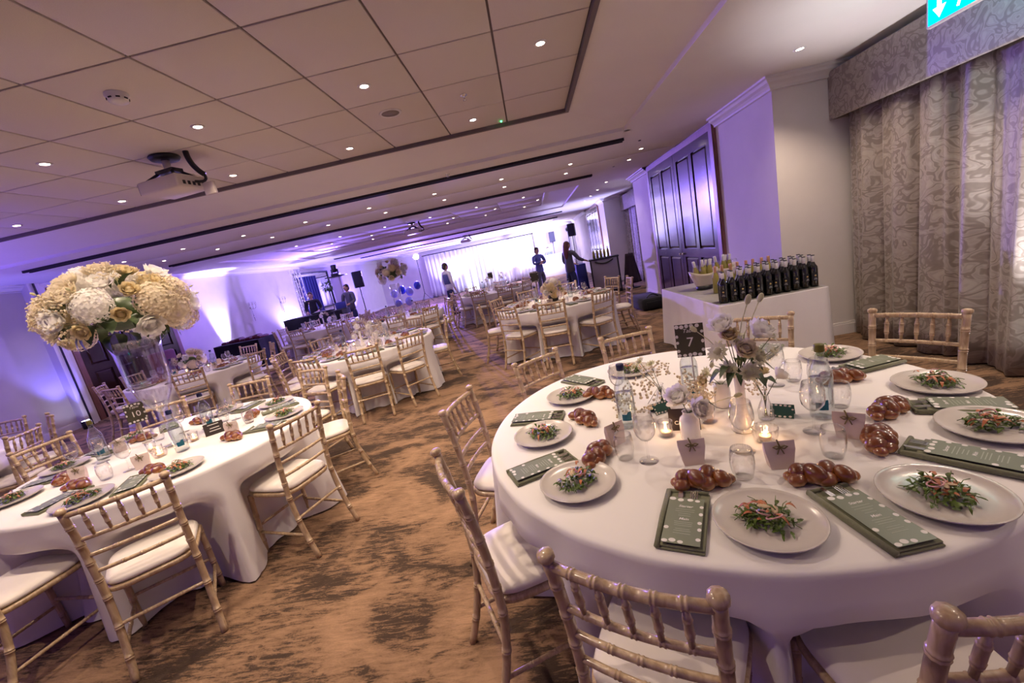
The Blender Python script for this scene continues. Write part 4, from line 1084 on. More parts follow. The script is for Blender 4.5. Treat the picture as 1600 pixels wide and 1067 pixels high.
def cluster(k, heights):
    c = TABLES[k]['c']; d = TABLES[k]['d']
    for i, (dx, dy, kind, z, s) in enumerate(heights):
        vase(kind, 'white bud vase of pale flowers on %s, %s of the cluster' % (d, ORD[i]), (c[0] + dx, c[1] + dy, ZTB), [('rose2', .02, -.01, z, s), ('rose1', -.03, .01, z * .7, s), ('hydw', .0, -.03, z * .45, s * .7), ('gyp', .03, .02, z * .3, .8), ('leafs', -.04, 0, .02, 1.2), ('astr', .05, 0, z * .9, 1.3)], 'bud vases on ' + d)
cluster(3, [(-.05, -.03, 'tall', .16, .8), (.10, .02, 'tall', .08, .85), (-.16, .05, 'jar', .10, .8), (.2, -.08, 'jar', .05, .85), (.02, .13, 'ribbed', .08, .8)])
cluster(8, [(-.15, 0, 'tall', .15, .8), (.25, .05, 'tall', .2, .8), (.0, -.1, 'jar', .06, .8)])
cluster(12, [(.0, 0, 'tall', .12, .8), (.15, .05, 'jar', .08, .8)])
def low_bowl(label, x, y): 
    o = MB().lathe(shell([(.05, 0), (.07, .006), (.09, .06), (.085, .10)], .004), 24).build('flower_bowl', M['black'], None, (x, y, ZTB)); return tag(o, label, 'bowl')
number_sign(0, 'dark dotted number card on the low-bouquet table', (.0, 6.98, ZTB), R(0), 1.15, .34)
number_sign(0, 'dark dotted number card on the table before the stage', (-1.2, 11.75, ZTB), R(5), 1.15, .32)
low_bowl('dark bowl under the low cream bouquet', .25, 6.8)
bouquet('low round cream bouquet in a dark bowl', (.25, 6.8, ZTB + .20), .16, .14, 9, (5, 6, 4, 6, 10), .75)
low_bowl('dark bowl under the white mound by the left doors', -6.1, 6.75)
bouquet('white mound of flowers on the table by the left doors', (-6.1, 6.75, ZTB + .20), .20, .15, 12, (6, 6, 2, 4, 6), .85)
def cyl_vase(label, x, y, top):
    o = thing('cylinder_vase', label, 'vase', (x, y, ZTB)); h = top - ZTB
    MB().lathe(shell([(.09, 0), (.095, .01), (.10, h * .5), (.115, h)], .004), 28).build('glass_cylinder', M['glass'], o)
    MB().lathe([(0, .01), (.088, .01), (.088, .02), (0, .02)], 20).build('glass_base', M['bottle_glass'], o); return o
cyl_vase('tall clear cylinder vase under the far tall bouquet', -3.15, 9.4, 1.50)
bouquet('far tall bouquet of ivory roses on a cylinder vase', (-3.15, 9.4, 1.76), .32, .27, 15, (9, 9, 7, 8, 18), 1.05)

# ------------------------------------------------------------------ wine table by the right wall
def rect_cloth(label, x0, x1, y0, y1, z, mname, seed=3, nm='tablecloth', k=16):
    rr = random.Random(seed); m = MB(); per = []
    n1 = int((x1 - x0) / .03); n2 = int((y1 - y0) / .03)
    for i in range(n1): per.append((x0 + (x1 - x0) * i / n1, y0, 0, -1))
    for i in range(n2): per.append((x1, y0 + (y1 - y0) * i / n2, 1, 0))
    for i in range(n1): per.append((x1 - (x1 - x0) * i / n1, y1, 0, 1))
    for i in range(n2): per.append((x0, y1 - (y1 - y0) * i / n2, -1, 0))
    n = len(per); vs = []; hs = [0, .004, .012, .06, .15, .3, .5, z - .012]
    for h in hs:
        for i, (x, y, nx, ny) in enumerate(per):
            s = i * .03; u = h / z
            o = (.0 if h < .001 else .006) + (.014 + .016 * math.sin(s * k + 1.5 * math.sin(s * 3))) * u
            c = 0
            for (cx, cy) in ((x0, y0), (x1, y0), (x1, y1), (x0, y1)):
                d = math.hypot(x - cx, y - cy)
                if d < .10: c = max(c, 1 - d / .10)
            vs.append((x + nx * o + nx * c * .035 * u, y + ny * o + ny * c * .035 * u, z - h))
    fs = [(i * n + j, i * n + n + j, i * n + n + (j + 1) % n, i * n + (j + 1) % n) for i in range(len(hs) - 1) for j in range(n)]
    fs = [f[::-1] for f in fs]; fs.append(tuple(range(n)))
    m.add(vs, fs); return tag(m.build(nm, M[mname]), label, 'tablecloth')
def trestle(label, x0, x1, y0, y1, z):
    o = thing('trestle_table', label, 'table', ((x0 + x1) / 2, (y0 + y1) / 2, 0)); w, h = (x1 - x0) / 2 - .02, (y1 - y0) / 2 - .02
    MB().bevbox(-w, w, -h, h, z - .045, z - .012, .004).build('tabletop', M['wood_frame'], o)
    for sx in (-1, 1):
        for sy in (-1, 1): MB().tube([(sx * (w - .08), sy * (h - .08), 0), (sx * (w - .08), sy * (h - .08), z - .045)], .018, 8).build('leg', M['steel'], o)
    return o
trestle('trestle table hidden under the white wine-table cloth', 1.69, 2.67, 4.02, 5.80, .76)
rect_cloth('white boxed cloth on the wine table', 1.69, 2.67, 4.02, 5.80, .762, 'cloth')
def build_wine():
    o = bare('wine_bottle')
    MB().lathe([(0, .004), (.030, 0), (.0365, .004), (.0372, .02), (.0372, .17), (.035, .19), (.020, .215), (.0145, .232), (.014, .25)], 20).build('bottle_body', M['wine'], o)
    MB().lathe([(.0145, .236), (.0158, .238), (.0158, .292), (.0145, .297), (0, .298)], 16).build('capsule', M['capsule'], o)
    MB().lathe([(.0162, .292), (.0162, .299), (0, .300)], 16).build('capsule_tip', M['black'], o)
    m = MB(); r = .0376
    for i in range(6):
        a = -.75 + 1.5 * i / 6; b = -.75 + 1.5 * (i + 1) / 6
        m.add([(r * math.sin(a), -r * math.cos(a), .06), (r * math.sin(b), -r * math.cos(b), .06), (r * math.sin(b), -r * math.cos(b), .135), (r * math.sin(a), -r * math.cos(a), .135)], [(0, 1, 2, 3)])
    lb = m.build('bottle_label', M['blackshirt'], o)
    g = MB(); g.lathe([(0, 0), (.009, 0), (.009, .0006), (0, .0006)], 12); gm = g.build('gold_seal', M['goldlabel'], lb); gm.location = (0, -.0378, .108); gm.rotation_euler = (pi / 2, 0, 0)
    b = MB(); b.box(-.014, .014, -.0384, -.0378, .072, .0745); b.box(-.010, .010, -.0384, -.0378, .083, .0855); b.build('label_print', M['print'], lb)
    return o
wine = Proto(build_wine)
for row, (y, off) in enumerate(((4.12, 0), (4.20, .018), (4.285, .0), (4.37, .02))):
    for i in range(11):
        x = 1.775 + i * .0835 + off
        if row >= 2 and i < 3: continue
        wine((x, y, .7625), R(rnd.uniform(-50, 20)), 'dark red-wine bottle, %s row of the wine table, %s from the bucket end' % (ORD[row], ORD[i]), 'bottle', 'red wine in the front row' if row == 0 else 'red wine in the rear rows')
def build_white():
    o = bare('wine_bottle')
    MB().lathe([(0, .004), (.030, 0), (.036, .004), (.036, .165), (.030, .19), (.018, .22), (.0142, .235), (.014, .25)], 18).build('bottle_body', M['white_wine'], o)
    MB().lathe([(.0145, .225), (.0155, .228), (.0155, .292), (.014, .297), (0, .298)], 14).build('capsule', M['capsule'], o)
    return o
white = Proto(build_white)
def build_copper():
    o = bare('wine_bottle')
    MB().lathe([(0, .004), (.030, 0), (.036, .004), (.036, .165), (.030, .19), (.018, .22), (.0142, .235), (.014, .25)], 18).build('bottle_body', M['white_wine'], o)
    MB().lathe([(.0145, .225), (.0155, .228), (.0155, .292), (.014, .297), (0, .298)], 14).build('capsule', M['copper'], o)
    return o
copper = Proto(build_copper)
def bucket(label, x, y, s=1.0):
    o = thing('wine_bucket', label, 'bucket', (x, y, .7625)); n = 40; vs = []; fs = []
    prof = [(.095, .045), (.12, .10), (.145, .16), (.168, .215)]
    for inner in (0, 1):
        for (r, z) in (prof if not inner else prof[::-1]):
            for j in range(n):
                t = 2 * pi * j / n; rr_ = r - .004 * inner; w = .022 * (z - .045) / .17 * math.cos(2 * t)
                vs.append((rr_ * math.cos(t) * s, rr_ * .8 * math.sin(t) * s, z + (w if z > .2 else 0)))
    for i in range(7):
        for j in range(n): fs.append((i * n + j, i * n + (j + 1) % n, (i + 1) * n + (j + 1) % n, (i + 1) * n + j))
    MB().add(vs, fs).build('frosted_shell', M['frost'], o)
    MB().lathe([(0, 0), (.088 * s, 0), (.092 * s, .005), (.096 * s, .05), (0, .05)], 32).build('dark_base', M['black'], o)
    rr = random.Random(int(x * 100))
    for k in range(7):
        a = k * 1.047 + .3; r = .062 if k < 6 else 0
        b = white((x + r * math.cos(a), y + .6 * r * math.sin(a), .815), rr.uniform(0, 6), '%s white-wine bottle standing in the %s' % (ORD[k], label), 'bottle', 'bottles in the ' + label)
        b.rotation_euler = (rr.uniform(-.05, .05) - math.sin(a) * .10, rr.uniform(-.05, .05) + math.cos(a) * .16, 0)
    return o
bucket('frosted wine bucket at the table corner', 2.0, 5.15); bucket('frosted wine bucket behind the red wine', 2.30, 5.30)
for i in range(8): copper((1.96 + i * .083, 4.72 + .02 * (i % 2), .7625), 0, 'copper-capped bottle behind the red wine, %s from the bucket end' % ORD[i], 'bottle', 'copper-capped bottles on the wine table')
for i in range(6): wineglass((2.12 + .09 * i, 5.55 + .05 * (i % 2), .7625), 0, 'empty wine glass at the back of the wine table, %s from the buckets' % ORD[i], 'glass', 'glasses at the back of the wine table', (1.1, 1.1, 1.25))

# ------------------------------------------------------------------ exit sign
ex = thing('exit_sign', 'lit green exit sign with white arrow hanging beside the pelmet', 'sign', (2.9, 2.97, 2.52))
M['exitgreen'] = emat('exit_green', (0.0, 0.62, 0.55), 2.4); M['exitwhite'] = emat('exit_white', (.85, 1, .97), 4)
MB().bevbox(-.018, .018, -.32, .32, 0, .24, .012).build('sign_case', M['plug'], ex)
for s in (-1, 1):
    gf = MB().box(s * .0185 - .001, s * .0185 + .001, -.30, .30, .015, .225).build('green_face', M['exitgreen'], ex)
    a = MB(); xx = s * .0215; pts = [(.235, .19), (.205, .19), (.205, .10), (.175, .10), (.22, .035), (.265, .10), (.235, .10)]
    a.add([(xx, y, z) for y, z in pts], [tuple(range(7))], True); a.build('arrow', M['exitwhite'], gf)
    mn = MB(); mn.ell((xx, .055, .185), (.001, .018, .02)); mn.tube([(xx, .05, .165), (xx, .045, .105)], [.016, .013], 6); mn.tube([(xx, .045, .105), (xx, .085, .08), (xx, .10, .04)], .010, 6); mn.tube([(xx, .045, .105), (xx, .02, .08), (xx, -.015, .07)], .010, 6)
    mn.tube([(xx, .05, .158), (xx, .09, .14), (xx, .10, .115)], .008, 6); mn.tube([(xx, .05, .158), (xx, .01, .145), (xx, .0, .12)], .008, 6)
    for v in mn.v: pass
    mn.v = [(xx + (v[0] - xx) * .08, v[1], v[2]) for v in mn.v]; mn.build('running_figure', M['exitwhite'], gf)
    q = place('lettering', text_mesh('Fire exit', .085, M['exitwhite'], bold=.001), gf, (s * .0215, -.16, .12)); q.rotation_euler = (pi / 2, 0, -pi / 2 if s < 0 else pi / 2)
for y in (-.2, .2): MB().tube([(0, y, .24), (0, y, .32)], .005, 6).build('hanger', M['plug'], ex)

# ------------------------------------------------------------------ ceiling fittings
def spot(name, parent, loc, power, col, angle=120, blend=.8, rot=(0, 0, 0), size=.022):
    ld = bpy.data.lights.new(name, 'SPOT'); ld.energy = power; ld.color = col; ld.spot_size = R(angle); ld.spot_blend = blend; ld.shadow_soft_size = size
    l = bpy.data.objects.new(name, ld); COL.objects.link(l); l.parent = parent; l.location = loc; l.rotation_euler = rot; return l
def make_down(power, col):
    def f():
        o = bare('downlight')
        MB().lathe([(.030, -.002), (.046, -.003), (.048, .0), (.048, .004), (.030, .004)], 20).build('trim_ring', M['trimw'], o)
        MB().lathe([(0, -.001), (.030, -.001), (.030, .003), (0, .003)], 16).build('lamp', M['lampdisc'], o)
        spot('downlight_beam', o, (0, 0, -.02), power, col); return o
    return f
dA = Proto(make_down(P_DOWN, WARM)); dB = Proto(make_down(P_SOFF, WARM)); dC = Proto(make_down(P_SOFF * .6, (1, .82, .7)))
dE = Proto(make_down(P_SOFF * .45, WARM))
g1 = 'downlights in the near tile ceiling'
for row, (y, xs) in enumerate(((.74, (-1.60,)), (1.98, (-.94, -2.23, -3.5)), (3.24, (.335, -.94, -2.23, -3.50)), (4.48, (-.31, -1.60, -2.88, -4.16, -5.43)))):
    for i, x in enumerate(xs): dA((x, y, ZT - .004), 0, 'near-ceiling downlight, %s row from the sloped edge, %s from the curtain side' % (ORD[3 - row], ORD[i]), 'downlight', g1)
for row, y in enumerate((7.23, 8.06)):
    for i in range(10):
        x = 2.05 - 1.142 * i
        (dB if x > -3 else dE)((x, y, ZS - .002), 0, 'soffit downlight, %s row past the first track, %s from the dark doors' % (ORD[row], ORD[i]), 'downlight', 'downlights in the soffit')
dD = Proto(make_down(P_SOFF * 1.9, WARM))
dD((2.61, 4.15, ZS - .002), 0, 'single lit downlight in the soffit near the exit sign', 'downlight')
for i in range(3): dD((2.61, 2.75 - 1.4 * i, ZS - .002), 0, 'added unseen downlight over the window bay, %s from the exit sign' % ORD[i], 'downlight', 'added downlights over the window bay')  # unseen downlights added to brighten the curtain
for row, y in enumerate((11.3, 12.55, 13.7)):
    for i in range(6): dC((.1 - 1.25 * i + (.4 if row % 2 else 0), y, ZT - .004), 0, 'second-bay downlight, %s row past the second track, %s from the dark doors' % (ORD[row], ORD[i]), 'downlight', 'downlights in the second ceiling bay')
for i in range(4): dC((2.1, 10.6 + 1.3 * i, ZS - .002), 0, 'small downlight along the far right soffit, %s from the dark doors' % ORD[i], 'downlight', 'downlights along the far right soffit')
for i, (x, y) in enumerate(((1.85, 6.55), (1.85, 8.45))):
    tag(MB().lathe([(0, -.006), (.018, -.006), (.022, 0), (.022, .002), (0, .002)], 16).build('ceiling_sensor', M['black'], None, (x, y, ZS - .002)), 'small dark sensor in the soffit, %s from the exit sign' % ORD[i], 'sensor')
sm = thing('smoke_detector', 'round white smoke detector on the near ceiling tiles', 'smoke detector', (-2.21, 2.60, ZT - .002))
MB().lathe([(.058, 0), (.060, -.012), (.052, -.022), (.052, -.026), (.046, -.045), (.02, -.052), (0, -.053)], 28).build('detector_body', M['trimw'], sm)
m = MB()
for k in range(8): a = k * pi / 4; m.box(-.010, .010, -.054, -.049, -.034, -.027, Matrix.Rotation(a, 4, 'Z'))
m.build('vent_slots', M['dark'], sm)
cs = thing('ceiling_speaker', 'round grey speaker grille in the near ceiling tiles', 'speaker', (-.945, 3.83, ZT - .003))
MB().lathe([(.075, -.004), (.092, -.006), (.096, 0), (.096, .003), (.075, .003)], 32).build('speaker_ring', M['trimw'], cs)
MB().lathe([(0, -.002), (.075, -.002), (.075, .002), (0, .002)], 32).build('speaker_grille', mat('grille', (.25, .2, .18), .7, var=.5, vs=400), cs)
def sprinkler(label, x, y, z):
    o = thing('sprinkler', label, 'sprinkler', (x, y, z)); MB().lathe([(.03, 0), (.028, -.006), (.008, -.008), (.007, -.035), (.016, -.036), (.016, -.039), (0, -.040)], 16).build('sprinkler_head', M['chrome'], o); return o
sprinkler('chrome sprinkler head in the near tile ceiling', -.30, 3.82, ZT - .002); sprinkler('chrome sprinkler beside the first track', -.9, 5.98, ZS); sprinkler('chrome sprinkler beside the second track', -.85, 9.1, ZS)
gl = thing('green_indicator', 'tiny glowing green indicator at the tile edge', 'indicator', (-.04, 4.72, ZT - .003))
MB().lathe([(0, -.012), (.006, -.010), (.010, 0), (0, .001)], 10).build('indicator_lens', emat('green_led', (.05, 1, .2), 6), gl)
def projector(label, x, y, z, s=1.0, rz=0.0, wifi=True):
    o = thing('projector', label, 'projector', (x, y, z), rz); o.scale = (s, s, s)
    MB().lathe([(0, 0), (.11, 0), (.115, -.01), (.10, -.03), (.06, -.035), (0, -.036)], 28).build('ceiling_plate', M['black'], o)
    MB().tube([(0, 0, -.03), (0, 0, -.12)], .03, 12).build('drop_pole', M['projw'], o)
    m = MB(); m.box(-.09, .09, -.05, .05, -.14, -.11)
    for sx in (-1, 1):
        for sy in (-1, 1): m.tube([(sx * .06, sy * .03, -.125), (sx * .16, sy * .11, -.20)], .012, 6)
    m.build('mount_bracket', M['black'], o)
    MB().bevbox(-.20, .20, -.15, .15, -.30, -.19, .018).build('projector_body', M['projw'], o)
    m = MB(); m.lathe([(.045, 0), (.05, .02), (.045, .03), (.03, .028), (0, .01)], 20, M=Matrix.Translation((.10, .15, -.245)) @ Matrix.Rotation(-pi / 2, 4, 'X')); m.build('lens', M['black'], o)
    m = MB()
    for k in range(5): m.box(.2002, .202, -.10 + k * .045, -.075 + k * .045, -.275, -.245)
    m.build('rear_sockets', M['black'], o)
    m = MB(); m.tube(bez((.20, .02, 0), (.20, .02, -.12), (.28, .05, -.20), 8), .022, 8); m.tube(bez((.28, .05, -.2), (.32, .04, -.28), (.22, .0, -.25), 6), .012, 6); m.build('cable_sleeve', M['black'], o)
    m = MB(); m.box(-.203, -.2005, -.14, .14, -.29, -.2); m.build('side_panel', M['black'], o)
    if wifi:
        m = MB(); m.bevbox(.255, .36, .02, .05, -.37, -.27, .006); m.build('wireless_box', M['projw'], o)
    return o
projector('white ceiling projector with black mount over table ten', -2.86, 3.62, ZT - .001, 1.0, R(-8))
projector('ceiling projector in the second tiled bay', -3.0, 11.6, ZT - .001, 1.0, R(-8), False); projector('small ceiling projector near the stage', -2.7, 19.0, ZS - .001, 1.0, R(-8), False)

# ------------------------------------------------------------------ coloured room lighting: fixtures with their beams
def uplight(label, x, y, col, power, tilt=(0, 0), ang=60, lens=(.6, .6, 1.0), es=20):
    o = thing('led_uplight', label, 'uplight', (x, y, 0))
    MB().lathe([(0, 0), (.07, 0), (.075, .01), (.075, .15), (.065, .16), (.065, .15), (0, .15)], 24).build('lamp_can', M['black'], o)
    MB().lathe([(0, .151), (.062, .151), (.062, .154), (0, .156)], 20).build('lens', emat('led_lens', lens, es), o)
    m = MB(); m.tube([(-.085, 0, .08), (-.085, 0, .005), (.085, 0, .005), (.085, 0, .08)], .006, 6); m.build('yoke', M['black'], o)
    spot('uplight_beam', o, (0, 0, .18), power, col, ang, .6, (pi + R(tilt[0]), R(tilt[1]), 0), .05)
    return o
uplight('led uplight at the foot of the left wall by the black table', -9.05, 11.75, (.5, .45, 1), 900, (0, -6), 40, (.8, .85, 1), 60)
uplight('led uplight by the near left wall', -8.7, 3.0, (.20, .12, 1.0), 420, (0, -4), 140)
uplight('led uplight at the left jamb', -8.95, 7.15, (.16, .14, 1.0), 70, (0, -4), 70)
uplight('led uplight further along the left wall', -9.0, 15.2, (.42, .36, 1.0), 420, (0, -4), 120)
uplight('led uplight near the back left corner', -8.9, 20.5, (.16, .12, 1.0), 700, (0, -4), 120)
uplight('white led uplight at the foot of the beige curtain', 3.18, 2.72, (.95, .9, .95), 130, (0, 5), 80, (1, 1, 1), 30)
uplight('white led uplight at the far bay curtain', 3.15, 11.1, (.9, .92, 1.0), 16, (0, 6), 70, (1, 1, 1), 30)
uplight('blue-white led uplight by the far doors', 2.5, 15.7, (.5, .48, 1.0), 350, (0, 4), 100, (.8, .8, 1), 30)
uplight('blue-white led uplight beside the white booth', -.15, 24.7, (.66, .62, 1.0), 1100, (6, 0), 120, (.9, .9, 1), 30)
uplight('led uplight at the foot of the stage drape', -1.6, 24.6, (.42, .38, 1.0), 700, (6, 0), 120, (.9, .9, 1), 30)
uplight('violet led uplight at the drape\'s end', -5.0, 24.6, (.32, .26, 1.0), 650, (6, 0), 120)
def par(label, x, y, z, aim_at, col, power, ang, es=120, lens=(.9, .9, 1), r=.11):
    o = thing('stage_light', label, 'stage light', (x, y, 0))
    MB().tube([(0, 0, .5), (0, 0, z - .1)], .018, 8).build('stand_pole', M['black'], o)
    m = MB()
    for k in range(3): a = k * 2.094 + .4; m.tube([(0, 0, .55), (.4 * math.cos(a), .4 * math.sin(a), .01)], .012, 6)
    m.build('tripod', M['black'], o)
    d = (Vector(aim_at) - Vector((x, y, z))).normalized(); q = d.to_track_quat('Z', 'Y').to_matrix().to_4x4()
    X = Matrix.Translation((0, 0, z)) @ q
    MB().lathe([(0, -.18), (.08, -.17), (r, -.05), (r, .05), (r * .92, .05), (r * .9, .03), (0, .03)], 24, M=X).build('lamp_can', M['black'], o)
    MB().lathe([(0, .032), (r * .88, .032), (r * .88, .034), (0, .036)], 20, M=X).build('lens', emat('par_lens', lens, es), o)
    l = spot('stage_beam', o, Vector((0, 0, z)) + d * .12, power, col, ang, .9, (0, 0, 0), .10); l.rotation_mode = 'QUATERNION'; l.rotation_quaternion = (-d).to_track_quat('Z', 'Y')
    return o
par('dazzling stage lamp on a stand at the left of the drape', -5.95, 22.3, 2.5, (-.5, 4, 1.0), (.28, .17, 1.0), 4300, 110, 160, r=.16)
par('stage lamp on a stand beside the far doors', 2.1, 22.0, 2.3, (-1.0, 25, 1.6), (.62, .58, 1.0), 900, 130, 60)
# ------------------------------------------------------------------ people
def skinned(verts, edges, root=0, sub=1, branch=.8):
    """grow a continuous surface over a joint skeleton: verts = (x,y,z,radius)"""
    me = bpy.data.meshes.new('skeleton'); me.from_pydata([v[:3] for v in verts], edges, [])
    o = bpy.data.objects.new('skeleton', me); COL.objects.link(o)
    md = o.modifiers.new('skin', 'SKIN'); md.use_smooth_shade = True; md.branch_smoothing = branch
    if not me.skin_vertices:
        bm = bmesh.new(); bm.from_mesh(me); bm.verts.layers.skin.verify(); bm.to_mesh(me); bm.free()
    for i, v in enumerate(verts):
        s = me.skin_vertices[0].data[i]; r = v[3]; s.radius = (r, r) if not hasattr(r, '__len__') else r; s.use_root = (i == root)
    sb = o.modifiers.new('sub', 'SUBSURF'); sb.levels = sub; sb.render_levels = sub
    dg = bpy.context.evaluated_depsgraph_get(); dg.update()
    ev = o.evaluated_get(dg); tm = ev.to_mesh()
    vs = [v.co.copy() for v in tm.vertices]; fs = [list(p.vertices) for p in tm.polygons]
    ev.to_mesh_clear(); bpy.data.objects.remove(o); return vs, fs
def person(label, loc, rz, sh='blackshirt', leg='blackshirt', hair='hairb', longhair=False, arms='desk', height=1.72, skirt=False):
    o = thing('person', label, 'person', loc, rz); k = height / 1.72
    A = {'desk': [((.19, .02, 1.40), (.25, .06, 1.12), (.17, .33, 1.06)), ((-.19, .02, 1.40), (-.25, .06, 1.12), (-.17, .33, 1.06))],
         'down': [((.20, .0, 1.40), (.27, -.02, 1.12), (.27, .06, .86)), ((-.20, .0, 1.40), (-.27, -.02, 1.12), (-.27, .06, .86))],
         'cross': [((.20, .0, 1.40), (.27, .06, 1.15), (-.02, .20, 1.20)), ((-.20, .0, 1.40), (-.27, .06, 1.15), (.04, .23, 1.14))],
         'reach': [((.19, .02, 1.40), (.27, .14, 1.18), (.24, .40, 1.10)), ((-.19, .02, 1.40), (-.26, .05, 1.13), (-.12, .30, 1.05))]}[arms]
    V = [(0, 0, .95, (.12, .08)), (0, -.01, 1.10, (.14, .095)), (0, -.01, 1.30, (.165, .105)), (0, -.015, 1.42, (.12, .085)), (0, -.005, 1.49, .055), (0, .01, 1.56, .06)]
    E_ = [(0, 1), (1, 2), (2, 3), (3, 4), (4, 5)]
    for sh_, el, wr in A:
        b = len(V); V += [(*sh_, .062), (*el, .043), (*wr, .029)]; E_ += [(3, b), (b, b + 1), (b + 1, b + 2)]
        d = (Vector(wr) - Vector(el)).normalized(); pm = Vector(wr) + d * .075; V.append((*pm, .034)); E_.append((b + 2, b + 3))
    for s in (1, -1):
        b = len(V); V += [(s * .088, .0, .86, .070), (s * .10, .015, .50, .058), (s * .105, -.02, .10, .042), (s * .105, .05, .045, .042), (s * .11, .14, .035, .034)]
        E_ += [(0, b), (b, b + 1), (b + 1, b + 2), (b + 2, b + 3), (b + 3, b + 4)]
    vs, fs = skinned(V, E_, 0, 1); mb = MB(); mb.add(vs, fs)
    # head with brow, nose, ears; fingers rooted in the palms
    mb.ell((0, .02, 1.615), (.077, .092, .112), None, 16, 12); mb.ell((0, .04, 1.565), (.055, .065, .06), None, 12, 8)
    mb.tube([(0, .105, 1.63), (0, .122, 1.602), (0, .105, 1.592)], [.008, .014, .010], 6)
    for s in (1, -1): mb.ell((s * .078, .015, 1.61), (.012, .022, .032), None, 8, 6)
    for sh_, el, wr in A:
        d = (Vector(wr) - Vector(el)).normalized(); pm = Vector(wr) + d * .085; sd = d.cross(Vector((0, 0, 1)))
        sd = sd.normalized() if sd.length > .1 else Vector((1, 0, 0)); dn = Vector((0, 0, -1)) if abs(d.z) < .9 else Vector((0, 1, 0))
        for q, L in enumerate((.062, .072, .068, .052)):
            p = pm + sd * (.027 - .018 * q); mb.tube([p, p + d * L * .55 + dn * .006, p + d * L * .9 + dn * .025], [.009, .0085, .006], 6)
        p = Vector(wr) + d * .03 + sd * .03; mb.tube([p, p + d * .03 + sd * .02, p + d * .055 + sd * .018 + dn * .012], [.010, .0095, .007], 6)
    mb.build('body', M['skin'], o)
    ey = MB(); 
    for s in (1, -1): ey.ell((s * .031, .098, 1.632), (.011, .008, .007), None, 8, 6)
    ey.tube([(-.024, .106, 1.562), (0, .111, 1.560), (.024, .106, 1.562)], [.003, .005, .003], 6); ey.build('eyes_and_mouth', M['red'] if longhair else M['brown'], o)
    SV = [(0, 0, .80, (.182, .132)), (0, 0, .92, (.175, .126)), (0, -.01, 1.10, (.158, .115)), (0, -.01, 1.30, (.182, .122)), (0, -.015, 1.43, (.13, .098)), (0, -.008, 1.475, .066)]; SE = [(0, 1), (1, 2), (2, 3), (3, 4), (4, 5)]
    for sh_, el, wr in A:
        b = len(SV); SV += [(*sh_, .078), (*el, .060), (*(Vector(el).lerp(Vector(wr), .85)), .044)]; SE += [(4, b), (b, b + 1), (b + 1, b + 2)]
    vs, fs = skinned(SV, SE, 0, 1); MB().add(vs, fs).build('shirt', M[sh], o)
    if skirt:
        MB().lathe([(.15, .98), (.165, .93), (.19, .80), (.24, .55), (.27, .42)], 24).build('skirt', M[leg], o)
    else:
        TV = [(0, 0, 1.0, (.160, .112)), (0, 0, .90, (.168, .120))]; TE = [(0, 1)]
        for s in (1, -1):
            b = len(TV); TV += [(s * .098, .0, .84, .112), (s * .102, .015, .50, .082), (s * .106, -.015, .09, .068)]; TE += [(1, b), (b, b + 1), (b + 1, b + 2)]
        vs, fs = skinned(TV, TE, 0, 1); MB().add(vs, fs).build('trousers', M[leg], o)
    f = MB()
    for s in (1, -1): f.ell((s * .108, .055, .04), (.048, .13, .042), None, 12, 8)
    f.build('shoes', M['black'], o)
    h = MB(); h.ell((0, .002, 1.655), (.088, .098, .092), None, 16, 10)
    if longhair:
        h.ell((0, -.05, 1.56), (.092, .07, .14), None, 14, 10); h.ell((0, -.085, 1.42), (.095, .05, .20), None, 14, 10)
    else: h.ell((0, -.035, 1.60), (.082, .07, .09), None, 14, 10)
    h.build('hair', M[hair], o)
    o.scale = (k, k, k); return o
person('person in black working at the disc jockey table', (-7.75, 14.18, 0), R(200), 'blackshirt', 'blackshirt', 'hairb', arms='desk', height=1.72)
person('person in grey standing beside the white totem', (-6.50, 14.35, 0), R(165), 'greyshirt', 'denim', 'hairb', arms='desk', height=1.74)
w = person('person in white shirt and blue waistcoat before the stage drape', (-2.93, 14.3, 0), R(-50), 'whiteshirt', 'denim', 'hairb', arms='down', height=1.77)
vs, fs = skinned([(0, .0, .96, (.182, .13)), (0, -.01, 1.12, (.168, .124)), (0, -.01, 1.32, (.190, .130)), (0, -.015, 1.42, (.12, .10))], [(0, 1), (1, 2), (2, 3)]); MB().add(vs, fs).build('waistcoat', M['blueshirt'], w)
person('person in blue with folded arms near the end wall opening', (.25, 15.2, 0), R(215), 'blueshirt', 'greyshirt', 'hairb', arms='cross', height=1.68)
person('person with long auburn hair serving at the bar', (1.05, 12.05, 0), R(-50), 'greyshirt', 'denim', 'hairr', True, 'reach', 1.66)
person('person looking down inside the end wall opening', (1.05, 24.35, 0), R(180), 'blueshirt', 'denim', 'hairb', arms='desk', height=1.62)

